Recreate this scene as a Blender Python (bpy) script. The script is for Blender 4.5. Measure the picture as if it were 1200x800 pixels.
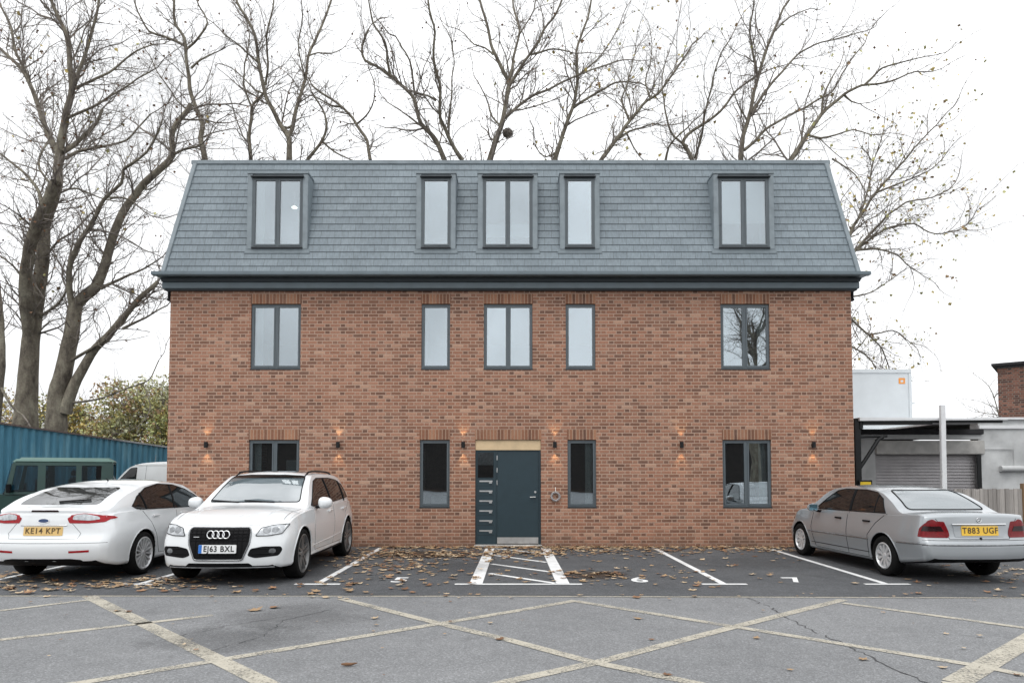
import bpy, bmesh, math, random
from mathutils import Vector, Matrix, noise
from mathutils.bvhtree import BVHTree

for _o in list(bpy.data.objects):
    bpy.data.objects.remove(_o)
SC = bpy.context.scene
COL = SC.collection
R = math.radians

# ------------------------------------------------------------------ camera
CAM_D, CAM_H, PITCH = 14.9, 1.56, R(2.5)
cam = bpy.data.cameras.new('camera')
cam.lens = 24.0
cam.sensor_width = 36.0
cam.shift_x = 1.5 / 1200
cam.shift_y = 0.1009
cam.clip_start = 0.1
cam.clip_end = 2000
camo = bpy.data.objects.new('camera', cam)
COL.objects.link(camo)
camo.location = (0, -CAM_D, CAM_H)
camo.rotation_euler = (R(90) + PITCH, 0, 0)
SC.camera = camo

# ------------------------------------------------------------------ sky, sun, exposure
SUN_EL, SUN_AZ = R(58), R(200)      # high, from behind the viewer and a little to the left
world = bpy.data.worlds.new('World')
SC.world = world
world.use_nodes = True
nt = world.node_tree
bg = nt.nodes['Background']
sky = nt.nodes.new('ShaderNodeTexSky')
sky.sky_type = 'NISHITA'
sky.sun_disc = False
sky.sun_elevation = SUN_EL
sky.sun_rotation = SUN_AZ
sky.air_density = 1.0
sky.dust_density = 4.0
hsv = nt.nodes.new('ShaderNodeHueSaturation')
hsv.inputs['Saturation'].default_value = 0.12
nt.links.new(sky.outputs[0], hsv.inputs['Color'])
tc = nt.nodes.new('ShaderNodeTexCoord')
sep = nt.nodes.new('ShaderNodeSeparateXYZ')
nt.links.new(tc.outputs['Generated'], sep.inputs[0])
mr = nt.nodes.new('ShaderNodeMapRange')
mr.inputs['From Min'].default_value = 0.0
mr.inputs['From Max'].default_value = 1.0
mr.inputs['To Min'].default_value = 11.0
mr.inputs['To Max'].default_value = 17.0
nt.links.new(sep.outputs['Z'], mr.inputs['Value'])
cn = nt.nodes.new('ShaderNodeTexNoise')
cn.inputs['Scale'].default_value = 3.6
cn.inputs['Detail'].default_value = 5
nt.links.new(tc.outputs['Generated'], cn.inputs['Vector'])
cmr = nt.nodes.new('ShaderNodeMapRange')
cmr.inputs['From Min'].default_value = 0.3
cmr.inputs['From Max'].default_value = 0.7
cmr.inputs['To Min'].default_value = 0.70
cmr.inputs['To Max'].default_value = 1.3
nt.links.new(cn.outputs['Fac'], cmr.inputs['Value'])
mul = nt.nodes.new('ShaderNodeMath'); mul.operation = 'MULTIPLY'
nt.links.new(mr.outputs[0], mul.inputs[0]); nt.links.new(cmr.outputs[0], mul.inputs[1])
comb = nt.nodes.new('ShaderNodeCombineColor')
for _i, _k in enumerate((0.985, 1.0, 1.02)):
    m_ = nt.nodes.new('ShaderNodeMath'); m_.operation = 'MULTIPLY'; m_.inputs[1].default_value = _k
    nt.links.new(mul.outputs[0], m_.inputs[0]); nt.links.new(m_.outputs[0], comb.inputs[_i])
mixn = nt.nodes.new('ShaderNodeMix'); mixn.data_type = 'RGBA'
mixn.inputs['Factor'].default_value = 0.85
nt.links.new(hsv.outputs[0], mixn.inputs[6]); nt.links.new(comb.outputs[0], mixn.inputs[7])
nt.links.new(mixn.outputs[2], bg.inputs['Color'])
bg.inputs['Strength'].default_value = 0.1

sun = bpy.data.lights.new('sun', 'SUN')
sun.energy = 0.9
sun.angle = R(35)
sun.color = (1.0, 0.97, 0.93)
suno = bpy.data.objects.new('sun', sun)
COL.objects.link(suno)
suno.rotation_euler = (R(90) - SUN_EL, 0, R(180) - SUN_AZ)

SC.view_settings.view_transform = 'Standard'
SC.view_settings.look = 'None'
SC.view_settings.exposure = 0.14
SC.view_settings.gamma = 1.0
SC.view_settings.use_curve_mapping = False
SC.render.engine = 'CYCLES'
SC.cycles.max_bounces = 8
SC.cycles.transparent_max_bounces = 16
SC.cycles.caustics_reflective = False
SC.cycles.caustics_refractive = False
SC.cycles.use_denoising = True
SC.cycles.sample_clamp_indirect = 6

# ------------------------------------------------------------------ helpers
def at(px, py, Y):
    """A pixel of the photograph to the point on the vertical plane at depth Y."""
    F = 800.0
    sh = 156 - F * math.tan(PITCH)
    u, v = (px - 598.5) / F, (400 - py + sh) / F
    c, s = math.cos(PITCH), math.sin(PITCH)
    dy, dz = c - v * s, s + v * c
    t = (Y + CAM_D) / dy
    return Vector((u * t, Y, CAM_H + dz * t))


class N:
    """Thin wrapper for building node trees."""
    def __init__(s, name):
        s.m = bpy.data.materials.new(name)
        s.m.use_nodes = True
        s.t = s.m.node_tree
        s.b = s.t.nodes['Principled BSDF']
        s.out = s.t.nodes['Material Output']
    def n(s, typ, **kw):
        nd = s.t.nodes.new('ShaderNode' + typ)
        for k, v in kw.items():
            if hasattr(nd, k) and k not in nd.inputs:
                setattr(nd, k, v)
            else:
                nd.inputs[k].default_value = v
        return nd
    def l(s, a, b):
        s.t.links.new(a, b)
    def math(s, op, a, b=None, clamp=False):
        nd = s.t.nodes.new('ShaderNodeMath'); nd.operation = op; nd.use_clamp = clamp
        for i, x in enumerate((a, b)):
            if x is None: continue
            if isinstance(x, (int, float)): nd.inputs[i].default_value = x
            else: s.l(x, nd.inputs[i])
        return nd.outputs[0]
    def ramp(s, fac, stops, interp='LINEAR'):
        nd = s.t.nodes.new('ShaderNodeValToRGB')
        cr = nd.color_ramp
        cr.interpolation = interp
        while len(cr.elements) < len(stops): cr.elements.new(0.5)
        for e, (p, c) in zip(cr.elements, stops):
            e.position = p
            e.color = (c[0], c[1], c[2], 1) if not isinstance(c, (int, float)) else (c, c, c, 1)
        s.l(fac, nd.inputs[0])
        return nd.outputs['Color']
    def noise(s, vec, scale, detail=3, rough=0.55):
        nd = s.n('TexNoise', Scale=scale, Detail=detail, Roughness=rough)
        s.l(vec, nd.inputs['Vector'])
        return nd.outputs['Fac']
    def mix(s, fac, a, b, blend='MIX'):
        nd = s.t.nodes.new('ShaderNodeMix'); nd.data_type = 'RGBA'; nd.blend_type = blend
        for i, x in ((0, fac), (6, a), (7, b)):
            if isinstance(x, (int, float)): nd.inputs[i].default_value = x
            elif isinstance(x, tuple): nd.inputs[i].default_value = (*x, 1)
            else: s.l(x, nd.inputs[i])
        return nd.outputs[2]
    def coords(s, kind='Object'):
        return s.t.nodes.new('ShaderNodeTexCoord').outputs[kind]
    def bump(s, h, strength=0.3, dist=0.01):
        nd = s.n('Bump', Strength=strength, Distance=dist)
        s.l(h, nd.inputs['Height']); s.l(nd.outputs[0], s.b.inputs['Normal'])
    def set(s, **kw):
        for k, v in kw.items():
            k = k.replace('_', ' ')
            if isinstance(v, (int, float)): s.b.inputs[k].default_value = v
            elif isinstance(v, tuple): s.b.inputs[k].default_value = (*v, 1)
            else: s.l(v, s.b.inputs[k])
        return s


def plain(name, col, rough=0.5, metal=0.0, vary=0.12, scale=6.0, bump=0.0, coat=0.0, ior=1.5, spec=0.5):
    m = N(name)
    c = m.coords()
    f = m.noise(c, scale, 5)
    lo = tuple(x * (1 - vary) for x in col); hi = tuple(min(1, x * (1 + vary)) for x in col)
    m.set(Base_Color=m.ramp(f, [(0.3, lo), (0.7, hi)]), Metallic=metal, IOR=ior, Specular_IOR_Level=spec)
    m.set(Roughness=m.math('ADD', m.math('MULTIPLY', f, 0.15), max(0.0, rough - 0.075)))
    if coat:
        m.set(Coat_Weight=coat, Coat_Roughness=0.04)
    if bump:
        m.bump(m.noise(c, scale * 12, 4), bump, 0.01)
    return m.m


class MB:
    """Collects simple shapes into one bmesh."""
    def __init__(s):
        s.bm = bmesh.new()
        s.mi = 0
    def quad(s, *pts):
        vs = [s.bm.verts.new(p) for p in pts]
        f = s.bm.faces.new(vs); f.material_index = s.mi
        return f
    def box(s, x0, x1, y0, y1, z0, z1):
        v = [s.bm.verts.new((x, y, z)) for x in (x0, x1) for y in (y0, y1) for z in (z0, z1)]
        for a, b, c, d in ((0, 1, 3, 2), (4, 6, 7, 5), (0, 4, 5, 1), (2, 3, 7, 6), (0, 2, 6, 4), (1, 5, 7, 3)):
            f = s.bm.faces.new((v[a], v[b], v[c], v[d])); f.material_index = s.mi
        return s
    def hexa(s, bot, top):
        n = len(bot)
        b = [s.bm.verts.new(p) for p in bot]; t = [s.bm.verts.new(p) for p in top]
        fs = [s.bm.faces.new(list(reversed(b))), s.bm.faces.new(t)]
        for i in range(n):
            fs.append(s.bm.faces.new((b[i], b[(i + 1) % n], t[(i + 1) % n], t[i])))
        for f in fs: f.material_index = s.mi
        return s
    def tube(s, pts, rad, n=8, caps=True, closed=False):
        pts = [Vector(p) for p in pts]
        if not isinstance(rad, (list, tuple)): rad = [rad] * len(pts)
        rings = []
        ref = None
        m = len(pts)
        for i, p in enumerate(pts):
            if closed: d = pts[(i + 1) % m] - pts[i - 1]
            else: d = (pts[min(i + 1, m - 1)] - pts[max(i - 1, 0)])
            if d.length < 1e-9: d = Vector((0, 0, 1))
            d.normalize()
            if ref is None or abs(ref.dot(d)) > 0.98:
                ref = Vector((0, 0, 1)) if abs(d.z) < 0.9 else Vector((1, 0, 0))
            a = ref.cross(d).normalized(); b = d.cross(a)
            ref = b.copy()
            ring = []
            for k in range(n):
                th = 2 * math.pi * k / n
                ring.append(s.bm.verts.new(p + (a * math.cos(th) + b * math.sin(th)) * rad[i]))
            rings.append(ring)
            ref = b
        for i in range(m if closed else m - 1):
            A, B = rings[i], rings[(i + 1) % m]
            for k in range(n):
                f = s.bm.faces.new((A[k], A[(k + 1) % n], B[(k + 1) % n], B[k])); f.material_index = s.mi
        if caps and not closed:
            f = s.bm.faces.new(list(reversed(rings[0]))); f.material_index = s.mi
            f = s.bm.faces.new(rings[-1]); f.material_index = s.mi
        return s
    def lathe(s, prof, axis='x', n=40, loc=(0, 0, 0)):
        """prof: list of (along axis, radius)."""
        L = Vector(loc)
        rings = []
        for a, r in prof:
            ring = []
            for k in range(n):
                th = 2 * math.pi * k / n
                c, q = r * math.cos(th), r * math.sin(th)
                p = {'x': (a, c, q), 'y': (q, a, c), 'z': (c, q, a)}[axis]
                ring.append(s.bm.verts.new(L + Vector(p)))
            rings.append(ring)
        for A, B in zip(rings, rings[1:]):
            for k in range(n):
                f = s.bm.faces.new((A[k], A[(k + 1) % n], B[(k + 1) % n], B[k])); f.material_index = s.mi
        return s
    def mesh(s, name, mats, smooth=None, recalc=True):
        bmesh.ops.remove_doubles(s.bm, verts=s.bm.verts, dist=1e-5)
        if recalc: bmesh.ops.recalc_face_normals(s.bm, faces=s.bm.faces)
        me = bpy.data.meshes.new(name)
        s.bm.to_mesh(me); s.bm.free()
        for m in (mats if isinstance(mats, (list, tuple)) else [mats]): me.materials.append(m)
        if smooth is not None:
            for p in me.polygons: p.use_smooth = True
            me.set_sharp_from_angle(angle=R(smooth))
        return me
    def build(s, name, mats, parent=None, smooth=None, bevel=0.0, recalc=True, **props):
        if bevel:
            bmesh.ops.remove_doubles(s.bm, verts=s.bm.verts, dist=1e-5)
            bmesh.ops.recalc_face_normals(s.bm, faces=s.bm.faces)
            es = [e for e in s.bm.edges if len(e.link_faces) == 2 and e.calc_face_angle(0) > 0.6]
            bmesh.ops.bevel(s.bm, geom=es, offset=bevel, segments=2, affect='EDGES', clamp_overlap=True)
        me = s.mesh(name, mats, smooth if smooth is not None else (35 if bevel else None), recalc)
        return link(name, me, parent, **props)


def link(name, me, parent=None, **props):
    o = bpy.data.objects.new(name, me)
    COL.objects.link(o)
    if parent is not None: o.parent = parent
    for k, v in props.items():
        if v is not None: o[k] = v
    return o


def empty(name, loc=(0, 0, 0), rotz=0.0, **props):
    o = link(name, None, **props)
    o.location = loc; o.rotation_euler = (0, 0, rotz)
    o.empty_display_size = 0.2
    return o


def text_mesh(txt, size, extrude=0.0):
    cu = bpy.data.curves.new('lettering', 'FONT')
    cu.body = txt; cu.size = size; cu.extrude = extrude
    cu.space_character = 1.12; cu.offset = size * 0.018
    cu.align_x = 'CENTER'; cu.align_y = 'CENTER'
    cu.resolution_u = 3
    o = bpy.data.objects.new('lettering', cu)
    COL.objects.link(o)
    dg = bpy.context.evaluated_depsgraph_get(); dg.update()
    me = bpy.data.meshes.new_from_object(o.evaluated_get(dg))
    bpy.data.objects.remove(o)
    return me


def pchip(keys):
    xs = [k[0] for k in keys]; ys = [k[1] for k in keys]
    n = len(xs)
    if n == 1: return lambda x: ys[0]
    h = [xs[i + 1] - xs[i] for i in range(n - 1)]
    d = [(ys[i + 1] - ys[i]) / h[i] for i in range(n - 1)]
    m = [0.0] * n
    m[0], m[-1] = d[0], d[-1]
    for i in range(1, n - 1):
        if d[i - 1] * d[i] <= 0: m[i] = 0
        else:
            w1, w2 = 2 * h[i] + h[i - 1], h[i] + 2 * h[i - 1]
            m[i] = (w1 + w2) / (w1 / d[i - 1] + w2 / d[i])
    def f(x):
        if x <= xs[0]: return ys[0]
        if x >= xs[-1]: return ys[-1]
        i = 0
        while x > xs[i + 1]: i += 1
        t = (x - xs[i]) / h[i]
        t2, t3 = t * t, t * t * t
        return ((2 * t3 - 3 * t2 + 1) * ys[i] + (t3 - 2 * t2 + t) * h[i] * m[i]
                + (-2 * t3 + 3 * t2) * ys[i + 1] + (t3 - t2) * h[i] * m[i + 1])
    return f

# ------------------------------------------------------------------ materials
def brick_mat(name, ramp_stops, mortar, soldier=False, bloom=0.2):
    """Flemish bond (a header after every stretcher) worked out from the wall's own coordinates; soldier = bricks on end."""
    m = N(name)
    c = m.coords()
    sx = m.n('SeparateXYZ'); m.l(c, sx.inputs[0])
    u = m.math('ADD', m.math('ADD', sx.outputs['X'], sx.outputs['Y']), 60.0)
    z = m.math('ADD', sx.outputs['Z'], 0.0)
    fr = lambda a: m.math('FRACT', a)
    if soldier:
        k = m.math('FLOOR', m.math('DIVIDE', u, 0.075))
        lx = m.math('MULTIPLY', fr(m.math('DIVIDE', u, 0.075)), 0.075)
        ex = m.math('MINIMUM', lx, m.math('SUBTRACT', 0.075, lx))
        ez = ex
        row, head = k, 0.0
    else:
        row = m.math('FLOOR', m.math('DIVIDE', z, 0.075))
        uu = m.math('DIVIDE', m.math('ADD', u, m.math('MULTIPLY', m.math('MODULO', row, 2.0), 0.16875)), 0.3375)
        k = m.math('FLOOR', uu)
        f = m.math('MULTIPLY', fr(uu), 0.3375)
        head = m.math('GREATER_THAN', f, 0.225)
        lx = m.math('SUBTRACT', f, m.math('MULTIPLY', head, 0.225))
        wd = m.math('SUBTRACT', 0.225, m.math('MULTIPLY', head, 0.1125))
        ex = m.math('MINIMUM', lx, m.math('SUBTRACT', wd, lx))
        lz = m.math('MULTIPLY', fr(m.math('DIVIDE', z, 0.075)), 0.075)
        ez = m.math('MINIMUM', lz, m.math('SUBTRACT', 0.075, lz))
    e = m.math('MINIMUM', ex, ez)
    rough = m.noise(c, 60, 3)
    e = m.math('ADD', e, m.math('MULTIPLY', m.math('SUBTRACT', rough, 0.5), 0.004))
    mr = m.n('MapRange'); m.l(e, mr.inputs['Value'])
    mr.inputs['From Min'].default_value = 0.0065; mr.inputs['From Max'].default_value = 0.0115
    face = mr.outputs[0]
    cb = m.n('CombineXYZ'); m.l(k, cb.inputs['X']); m.l(row, cb.inputs['Y'])
    if not soldier: m.l(head, cb.inputs['Z'])
    wn = m.n('TexWhiteNoise', noise_dimensions='3D'); m.l(cb.outputs[0], wn.inputs['Vector'])
    val = wn.outputs['Value']
    if not soldier:                      # headers were fired darker
        val = m.math('SUBTRACT', val, m.math('MULTIPLY', head, 0.17), True)
    bc = m.ramp(val, ramp_stops)
    g = m.noise(c, 55, 4)
    bc = m.mix(1.0, bc, m.ramp(g, [(0.3, 0.76), (0.7, 1.22)]), 'MULTIPLY')
    w = m.noise(c, 0.55, 5, 0.6)
    bc = m.mix(1.0, bc, m.ramp(w, [(0.3, (0.88, 0.87, 0.86)), (0.7, (1.1, 1.08, 1.06))]), 'MULTIPLY')
    mo = m.mix(m.noise(c, 14, 3), mortar, tuple(x * 0.7 for x in mortar))
    col = m.mix(face, mo, bc)
    bl = m.ramp(m.noise(c, 1.7, 6, 0.7), [(0.5, 0.0), (0.78, 1.0)])
    col = m.mix(m.math('MULTIPLY', bl, bloom), col, (0.50, 0.39, 0.31))
    # damp splash marks along the foot of the wall
    dz = m.n('MapRange'); m.l(z, dz.inputs['Value']); dz.inputs['From Min'].default_value = 0.55; dz.inputs['From Max'].default_value = 0.0
    dn = m.ramp(m.math('ADD', m.math('MULTIPLY', m.noise(c, 2.6, 6, 0.7), 0.9), m.math('MULTIPLY', dz.outputs[0], 0.35)), [(0.55, 0.0), (0.8, 1.0)])
    col = m.mix(m.math('MULTIPLY', m.math('MULTIPLY', dn, dz.outputs[0], True), 0.55), col, (0.13, 0.085, 0.06))
    m.set(Base_Color=col, Roughness=0.9)
    m.bump(m.math('ADD', face, m.math('MULTIPLY', g, 0.35)), 0.6, 0.008)
    return m.m

BR = [(0.0, (0.16, 0.085, 0.06)), (0.10, (0.205, 0.104, 0.07)), (0.4, (0.278, 0.136, 0.088)), (0.7, (0.332, 0.167, 0.11)), (0.9, (0.385, 0.202, 0.135)), (1.0, (0.45, 0.28, 0.20))]
M = {}
M['brick'] = brick_mat('red brick', BR, (0.50, 0.345, 0.262))
M['soldier'] = brick_mat('red brick on end', [(0, (0.13, 0.065, 0.044)), (0.5, (0.25, 0.115, 0.068)), (1, (0.36, 0.185, 0.112))], (0.45, 0.295, 0.21), True)
M['old_brick'] = brick_mat('old brown brick', [(0, (0.06, 0.03, 0.025)), (0.5, (0.15, 0.062, 0.042)), (1, (0.22, 0.10, 0.07))], (0.2, 0.16, 0.13), False, 0.0)
M['dark_brick'] = brick_mat('darkened brick', [(0, (0.02, 0.017, 0.016)), (0.5, (0.035, 0.028, 0.025)), (1, (0.05, 0.04, 0.035))], (0.05, 0.045, 0.042), False, 0.0)  # brick kept near-black to darken what the panes mirror

def slate_mat(course, z0):
    m = N('slate')
    c = m.coords()
    sx = m.n('SeparateXYZ'); m.l(c, sx.inputs[0])
    cb = m.n('CombineXYZ')
    ge = m.n('NewGeometry'); sn = m.n('SeparateXYZ'); m.l(ge.outputs['Normal'], sn.inputs[0])
    fl = m.math('GREATER_THAN', m.math('ABSOLUTE', sn.outputs['X']), 0.5)
    m.l(m.math('ADD', m.math('MULTIPLY', sx.outputs['X'], m.math('SUBTRACT', 1.0, fl)), m.math('MULTIPLY', sx.outputs['Y'], fl)), cb.inputs['X'])
    m.l(m.math('SUBTRACT', sx.outputs['Z'], z0), cb.inputs['Y'])
    bt = m.n('TexBrick', offset=0.5)
    m.l(cb.outputs[0], bt.inputs['Vector'])
    bt.inputs['Color1'].default_value = (0, 0, 0, 1); bt.inputs['Color2'].default_value = (1, 1, 1, 1)
    bt.inputs['Mortar'].default_value = (0.5, 0.5, 0.5, 1)
    for k, v in (('Scale', 1.0), ('Mortar Size', 0.004), ('Mortar Smooth', 0.0), ('Brick Width', 0.30), ('Row Height', course)):
        bt.inputs[k].default_value = v
    base = m.ramp(bt.outputs['Color'], [(0, (0.164, 0.202, 0.228)), (0.5, (0.18, 0.22, 0.247)), (1, (0.198, 0.24, 0.268))])
    streak = m.n('Mapping'); streak.inputs['Scale'].default_value = (26, 26, 5); m.l(c, streak.inputs[0])
    base = m.mix(1.0, base, m.ramp(m.noise(streak.outputs[0], 1.0, 5, 0.7), [(0.3, 0.8), (0.7, 1.2)]), 'MULTIPLY')
    base = m.mix(1.0, base, m.ramp(m.noise(c, 0.8, 5), [(0.3, 0.9), (0.7, 1.1)]), 'MULTIPLY')
    col = m.mix(bt.outputs['Fac'], base, (0.085, 0.105, 0.12))
    m.set(Base_Color=col, Roughness=0.62)
    m.bump(m.math('ADD', m.math('MULTIPLY', bt.outputs['Fac'], -1.0), m.math('MULTIPLY', m.noise(c, 40, 3), 0.3)), 0.4, 0.006)
    return m.m

ROOF_Z0, ROOF_Z1, COURSES = 5.94, 8.66, 16
M['slate'] = slate_mat((ROOF_Z1 - ROOF_Z0) / COURSES, ROOF_Z0)
M['lead'] = plain('grey lead flashing', (0.215, 0.255, 0.28), 0.55, 0.0, 0.16, 5)
M['apron'] = plain('lead apron', (0.20, 0.24, 0.265), 0.6, 0, 0.12, 7)
M['frame'] = plain('slate grey aluminium', (0.098, 0.12, 0.134), 0.3, 0.0, 0.06, 4)
M['gutter'] = plain('dark grey gutter', (0.13, 0.168, 0.19), 0.4, 0.0, 0.12, 3)
M['shadow_board'] = plain('shade dark soffit board', (0.035, 0.045, 0.052), 0.6)  # near-black colour stands in for the shade under the gutter
M['sill'] = plain('black sill', (0.02, 0.025, 0.03), 0.35)
M['door'] = plain('dark teal door paint', (0.017, 0.038, 0.05), 0.42, 0.0, 0.08, 8)
M['steel'] = plain('brushed steel', (0.62, 0.63, 0.63), 0.35, 0.9, 0.08, 10)
M['white_plastic'] = plain('white plastic', (0.72, 0.72, 0.70), 0.4, 0, 0.05)
M['plaster'] = plain('greyed room plaster', (0.33, 0.34, 0.34), 0.8, 0, 0.05)  # plaster greyed so the rooms behind the upper panes look dim
M['blind'] = plain('white blind', (0.88, 0.88, 0.85), 0.8, 0, 0.02)
M['dim_room'] = plain('darkened room wall', (0.09, 0.09, 0.092), 0.8, 0, 0.1)  # darker copy of the room walls, puts the dimness behind ground floor panes
M['carpet'] = plain('grey carpet', (0.16, 0.16, 0.16), 0.95, 0, 0.1)
M['ply'] = plain('pale plywood', (0.62, 0.47, 0.29), 0.7, 0, 0.14, 3)
M['concrete'] = plain('grey concrete', (0.44, 0.43, 0.41), 0.85, 0, 0.22, 4, 0.3)
M['render'] = plain('grey painted render', (0.52, 0.53, 0.53), 0.8, 0, 0.26, 1.6, 0.15)
M['black_metal'] = plain('black metal', (0.012, 0.013, 0.014), 0.45, 0, 0.2, spec=0.25)
M['black_plastic'] = plain('black plastic', (0.006, 0.006, 0.007), 0.55, 0, 0.2, 20, spec=0.15)
M['rubber'] = plain('tyre rubber', (0.010, 0.010, 0.010), 0.85, 0, 0.25, 30, 0.3, spec=0.15)
M['alloy'] = plain('silver alloy', (0.66, 0.67, 0.68), 0.35, 0.35, 0.05, 20)
M['dark_alloy'] = plain('grey alloy', (0.20, 0.20, 0.20), 0.32, 0.5, 0.1, 20)
M['chrome'] = plain('chrome', (0.75, 0.76, 0.77), 0.12, 1.0, 0.02)
M['white_paint'] = plain('white car paint', (0.785, 0.81, 0.825), 0.30, 0, 0.015, 2, 0, 1.0)
M['silver_paint'] = plain('silver car paint', (0.375, 0.40, 0.42), 0.36, 0.4, 0.03, 2, 0, 1.0)
M['green_paint'] = plain('dark green paint', (0.012, 0.05, 0.042), 0.4, 0, 0.15, 3, 0, 0.3)
M['green_roof'] = plain('paler green roof paint', (0.10, 0.19, 0.165), 0.5, 0, 0.12, 3)  # roof green paler than the body green
M['van_paint'] = plain('white van paint', (0.66, 0.69, 0.70), 0.45, 0, 0.06, 2)
M['red_lens'] = plain('red lamp lens', (0.33, 0.008, 0.014), 0.2, 0, 0.25, 30, 0, 0.2, spec=0.3)
M['deep_red_lens'] = plain('deep red lamp lens', (0.17, 0.005, 0.009), 0.2, 0, 0.25, 30, 0, 0.15, spec=0.25)
M['dark_lens'] = plain('smoked red lamp lens', (0.02, 0.005, 0.006), 0.15, 0, 0.2, 30, 0, 0.2, spec=0.3)
M['clear_lens'] = plain('clear lamp lens', (0.44, 0.46, 0.48), 0.1, 0.3, 0.3, 26, 0, 1.0)
M['lens_grey'] = plain('grey lamp reflector', (0.26, 0.27, 0.28), 0.15, 0.7, 0.3, 26)
M['plate_yellow'] = plain('yellow number plate', (0.80, 0.50, 0.055), 0.4, 0, 0.04)
M['plate_tan'] = plain('amber number plate', (0.72, 0.49, 0.19), 0.4, 0, 0.04)
M['plate_white'] = plain('white number plate', (0.78, 0.79, 0.79), 0.4, 0, 0.03)
M['plate_blue'] = plain('blue plate band', (0.02, 0.16, 0.55), 0.4)
M['badge_blue'] = plain('dark blue badge', (0.02, 0.05, 0.14), 0.2)
M['ink'] = plain('black lettering', (0.008, 0.008, 0.009), 0.6, spec=0.12)
M['brown_ink'] = plain('dark lettering', (0.09, 0.055, 0.02), 0.5)
M['mirror_blue'] = plain('blue tinted mirror glass', (0.25, 0.45, 0.55), 0.1, 0.9)
M['pole'] = plain('white painted pole', (0.72, 0.73, 0.74), 0.5, 0, 0.05)
M['shutter'] = plain('grey roller shutter', (0.36, 0.345, 0.35), 0.5, 0.3, 0.15, 3)
M['felt'] = plain('black roofing felt', (0.022, 0.022, 0.024), 0.9, 0, 0.3)
M['sheet'] = plain('pale grey metal sheet', (0.60, 0.64, 0.665), 0.5, 0, 0.06, 1.5)
M['orange'] = plain('orange sticker', (0.75, 0.28, 0.05), 0.5)
M['yellow'] = plain('yellow sign board', (0.65, 0.45, 0.02), 0.5)
M['hose'] = plain('grey cable sheath', (0.33,0.32,0.33), 0.6, 0, 0.15, 30)
M['seat'] = plain('dark seat cloth', (0.02, 0.02, 0.022), 0.9)


def glass_mat(name, refl, tint, rough=0.0, fk=1.4):
    m = N(name)
    m.t.nodes.remove(m.b)
    tr = m.n('BsdfTransparent'); tr.inputs[0].default_value = (*tint, 1)
    gl = m.n('BsdfGlossy', Roughness=rough); gl.inputs[0].default_value = (0.88, 0.95, 1.0, 1)
    fr = m.n('Fresnel', IOR=1.5)
    f = m.math('ADD', m.math('MULTIPLY', fr.outputs[0], fk), refl, True)
    mx = m.n('MixShader')
    # faint waviness of double glazing
    c = m.coords()
    bp = m.n('Bump', Strength=0.03, Distance=0.05); m.l(m.noise(c, 1.6, 1), bp.inputs['Height']); m.l(bp.outputs[0], gl.inputs['Normal'])
    m.l(f, mx.inputs[0]); m.l(tr.outputs[0], mx.inputs[1]); m.l(gl.outputs[0], mx.inputs[2])
    m.l(mx.outputs[0], m.out.inputs['Surface'])
    return m.m

M['glass'] = glass_mat('window glass', 0.28, (0.80, 0.86, 0.88))
M['clear_glass'] = glass_mat('vehicle glass', 0.0, (0.58, 0.66, 0.68), fk=0.35)

def car_glass(name, col, ior, rough=0.02):
    m = N(name)
    m.set(Base_Color=col, Roughness=rough, IOR=ior)
    c = m.coords()
    m.bump(m.noise(c, 2.2, 2), 0.03, 0.03)
    return m.m
M['car_glass'] = car_glass('dark car glass', (0.008, 0.010, 0.011), 1.55)
M['rear_glass'] = car_glass('dark rear window glass', (0.03, 0.034, 0.036), 2.7, 0.015)
M['windscreen'] = car_glass('windscreen glass', (0.12, 0.15, 0.165), 3.3, 0.03)

def wood_mat(name, a, b, plank=0.1, axis='X'):
    m = N(name)
    c = m.coords()
    mp = m.n('Mapping'); mp.inputs['Scale'].default_value = (12, 12, 1.2); m.l(c, mp.inputs[0])
    f = m.noise(mp.outputs[0], 2.0, 5, 0.7)
    sx = m.n('SeparateXYZ'); m.l(c, sx.inputs[0])
    k = m.math('FLOOR', m.math('DIVIDE', sx.outputs[axis], plank))
    wn = m.n('TexWhiteNoise', noise_dimensions='1D'); m.l(k, wn.inputs['W'])
    col = m.ramp(f, [(0.3, a), (0.7, b)])
    col = m.mix(1.0, col, m.ramp(wn.outputs['Value'], [(0, 0.72), (1, 1.2)]), 'MULTIPLY')
    m.set(Base_Color=col, Roughness=0.85)
    m.bump(f, 0.3, 0.004)
    return m.m
M['fence_wood'] = wood_mat('weathered fence wood', (0.29, 0.27, 0.25), (0.43, 0.40, 0.375))
M['post_wood'] = wood_mat('brown post wood', (0.22, 0.14, 0.08), (0.36, 0.24, 0.14))

def blue_mat():
    m = N('faded blue steel')
    c = m.coords()
    mp = m.n('Mapping'); mp.inputs['Scale'].default_value = (3.0, 3.0, 0.5); m.l(c, mp.inputs[0])
    f = m.noise(mp.outputs[0], 1.5, 6, 0.65)
    col = m.ramp(f, [(0.28, (0.045, 0.165, 0.245)), (0.5, (0.075, 0.25, 0.36)), (0.72, (0.16, 0.35, 0.44))])
    ru = m.ramp(m.noise(c, 3.5, 7, 0.75), [(0.66, 0.0), (0.74, 1.0)])
    col = m.mix(m.math('MULTIPLY', ru, 0.7), col, (0.07, 0.075, 0.05))
    m.set(Base_Color=col, Roughness=0.6)
    return m.m
M['blue_steel'] = blue_mat()

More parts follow.
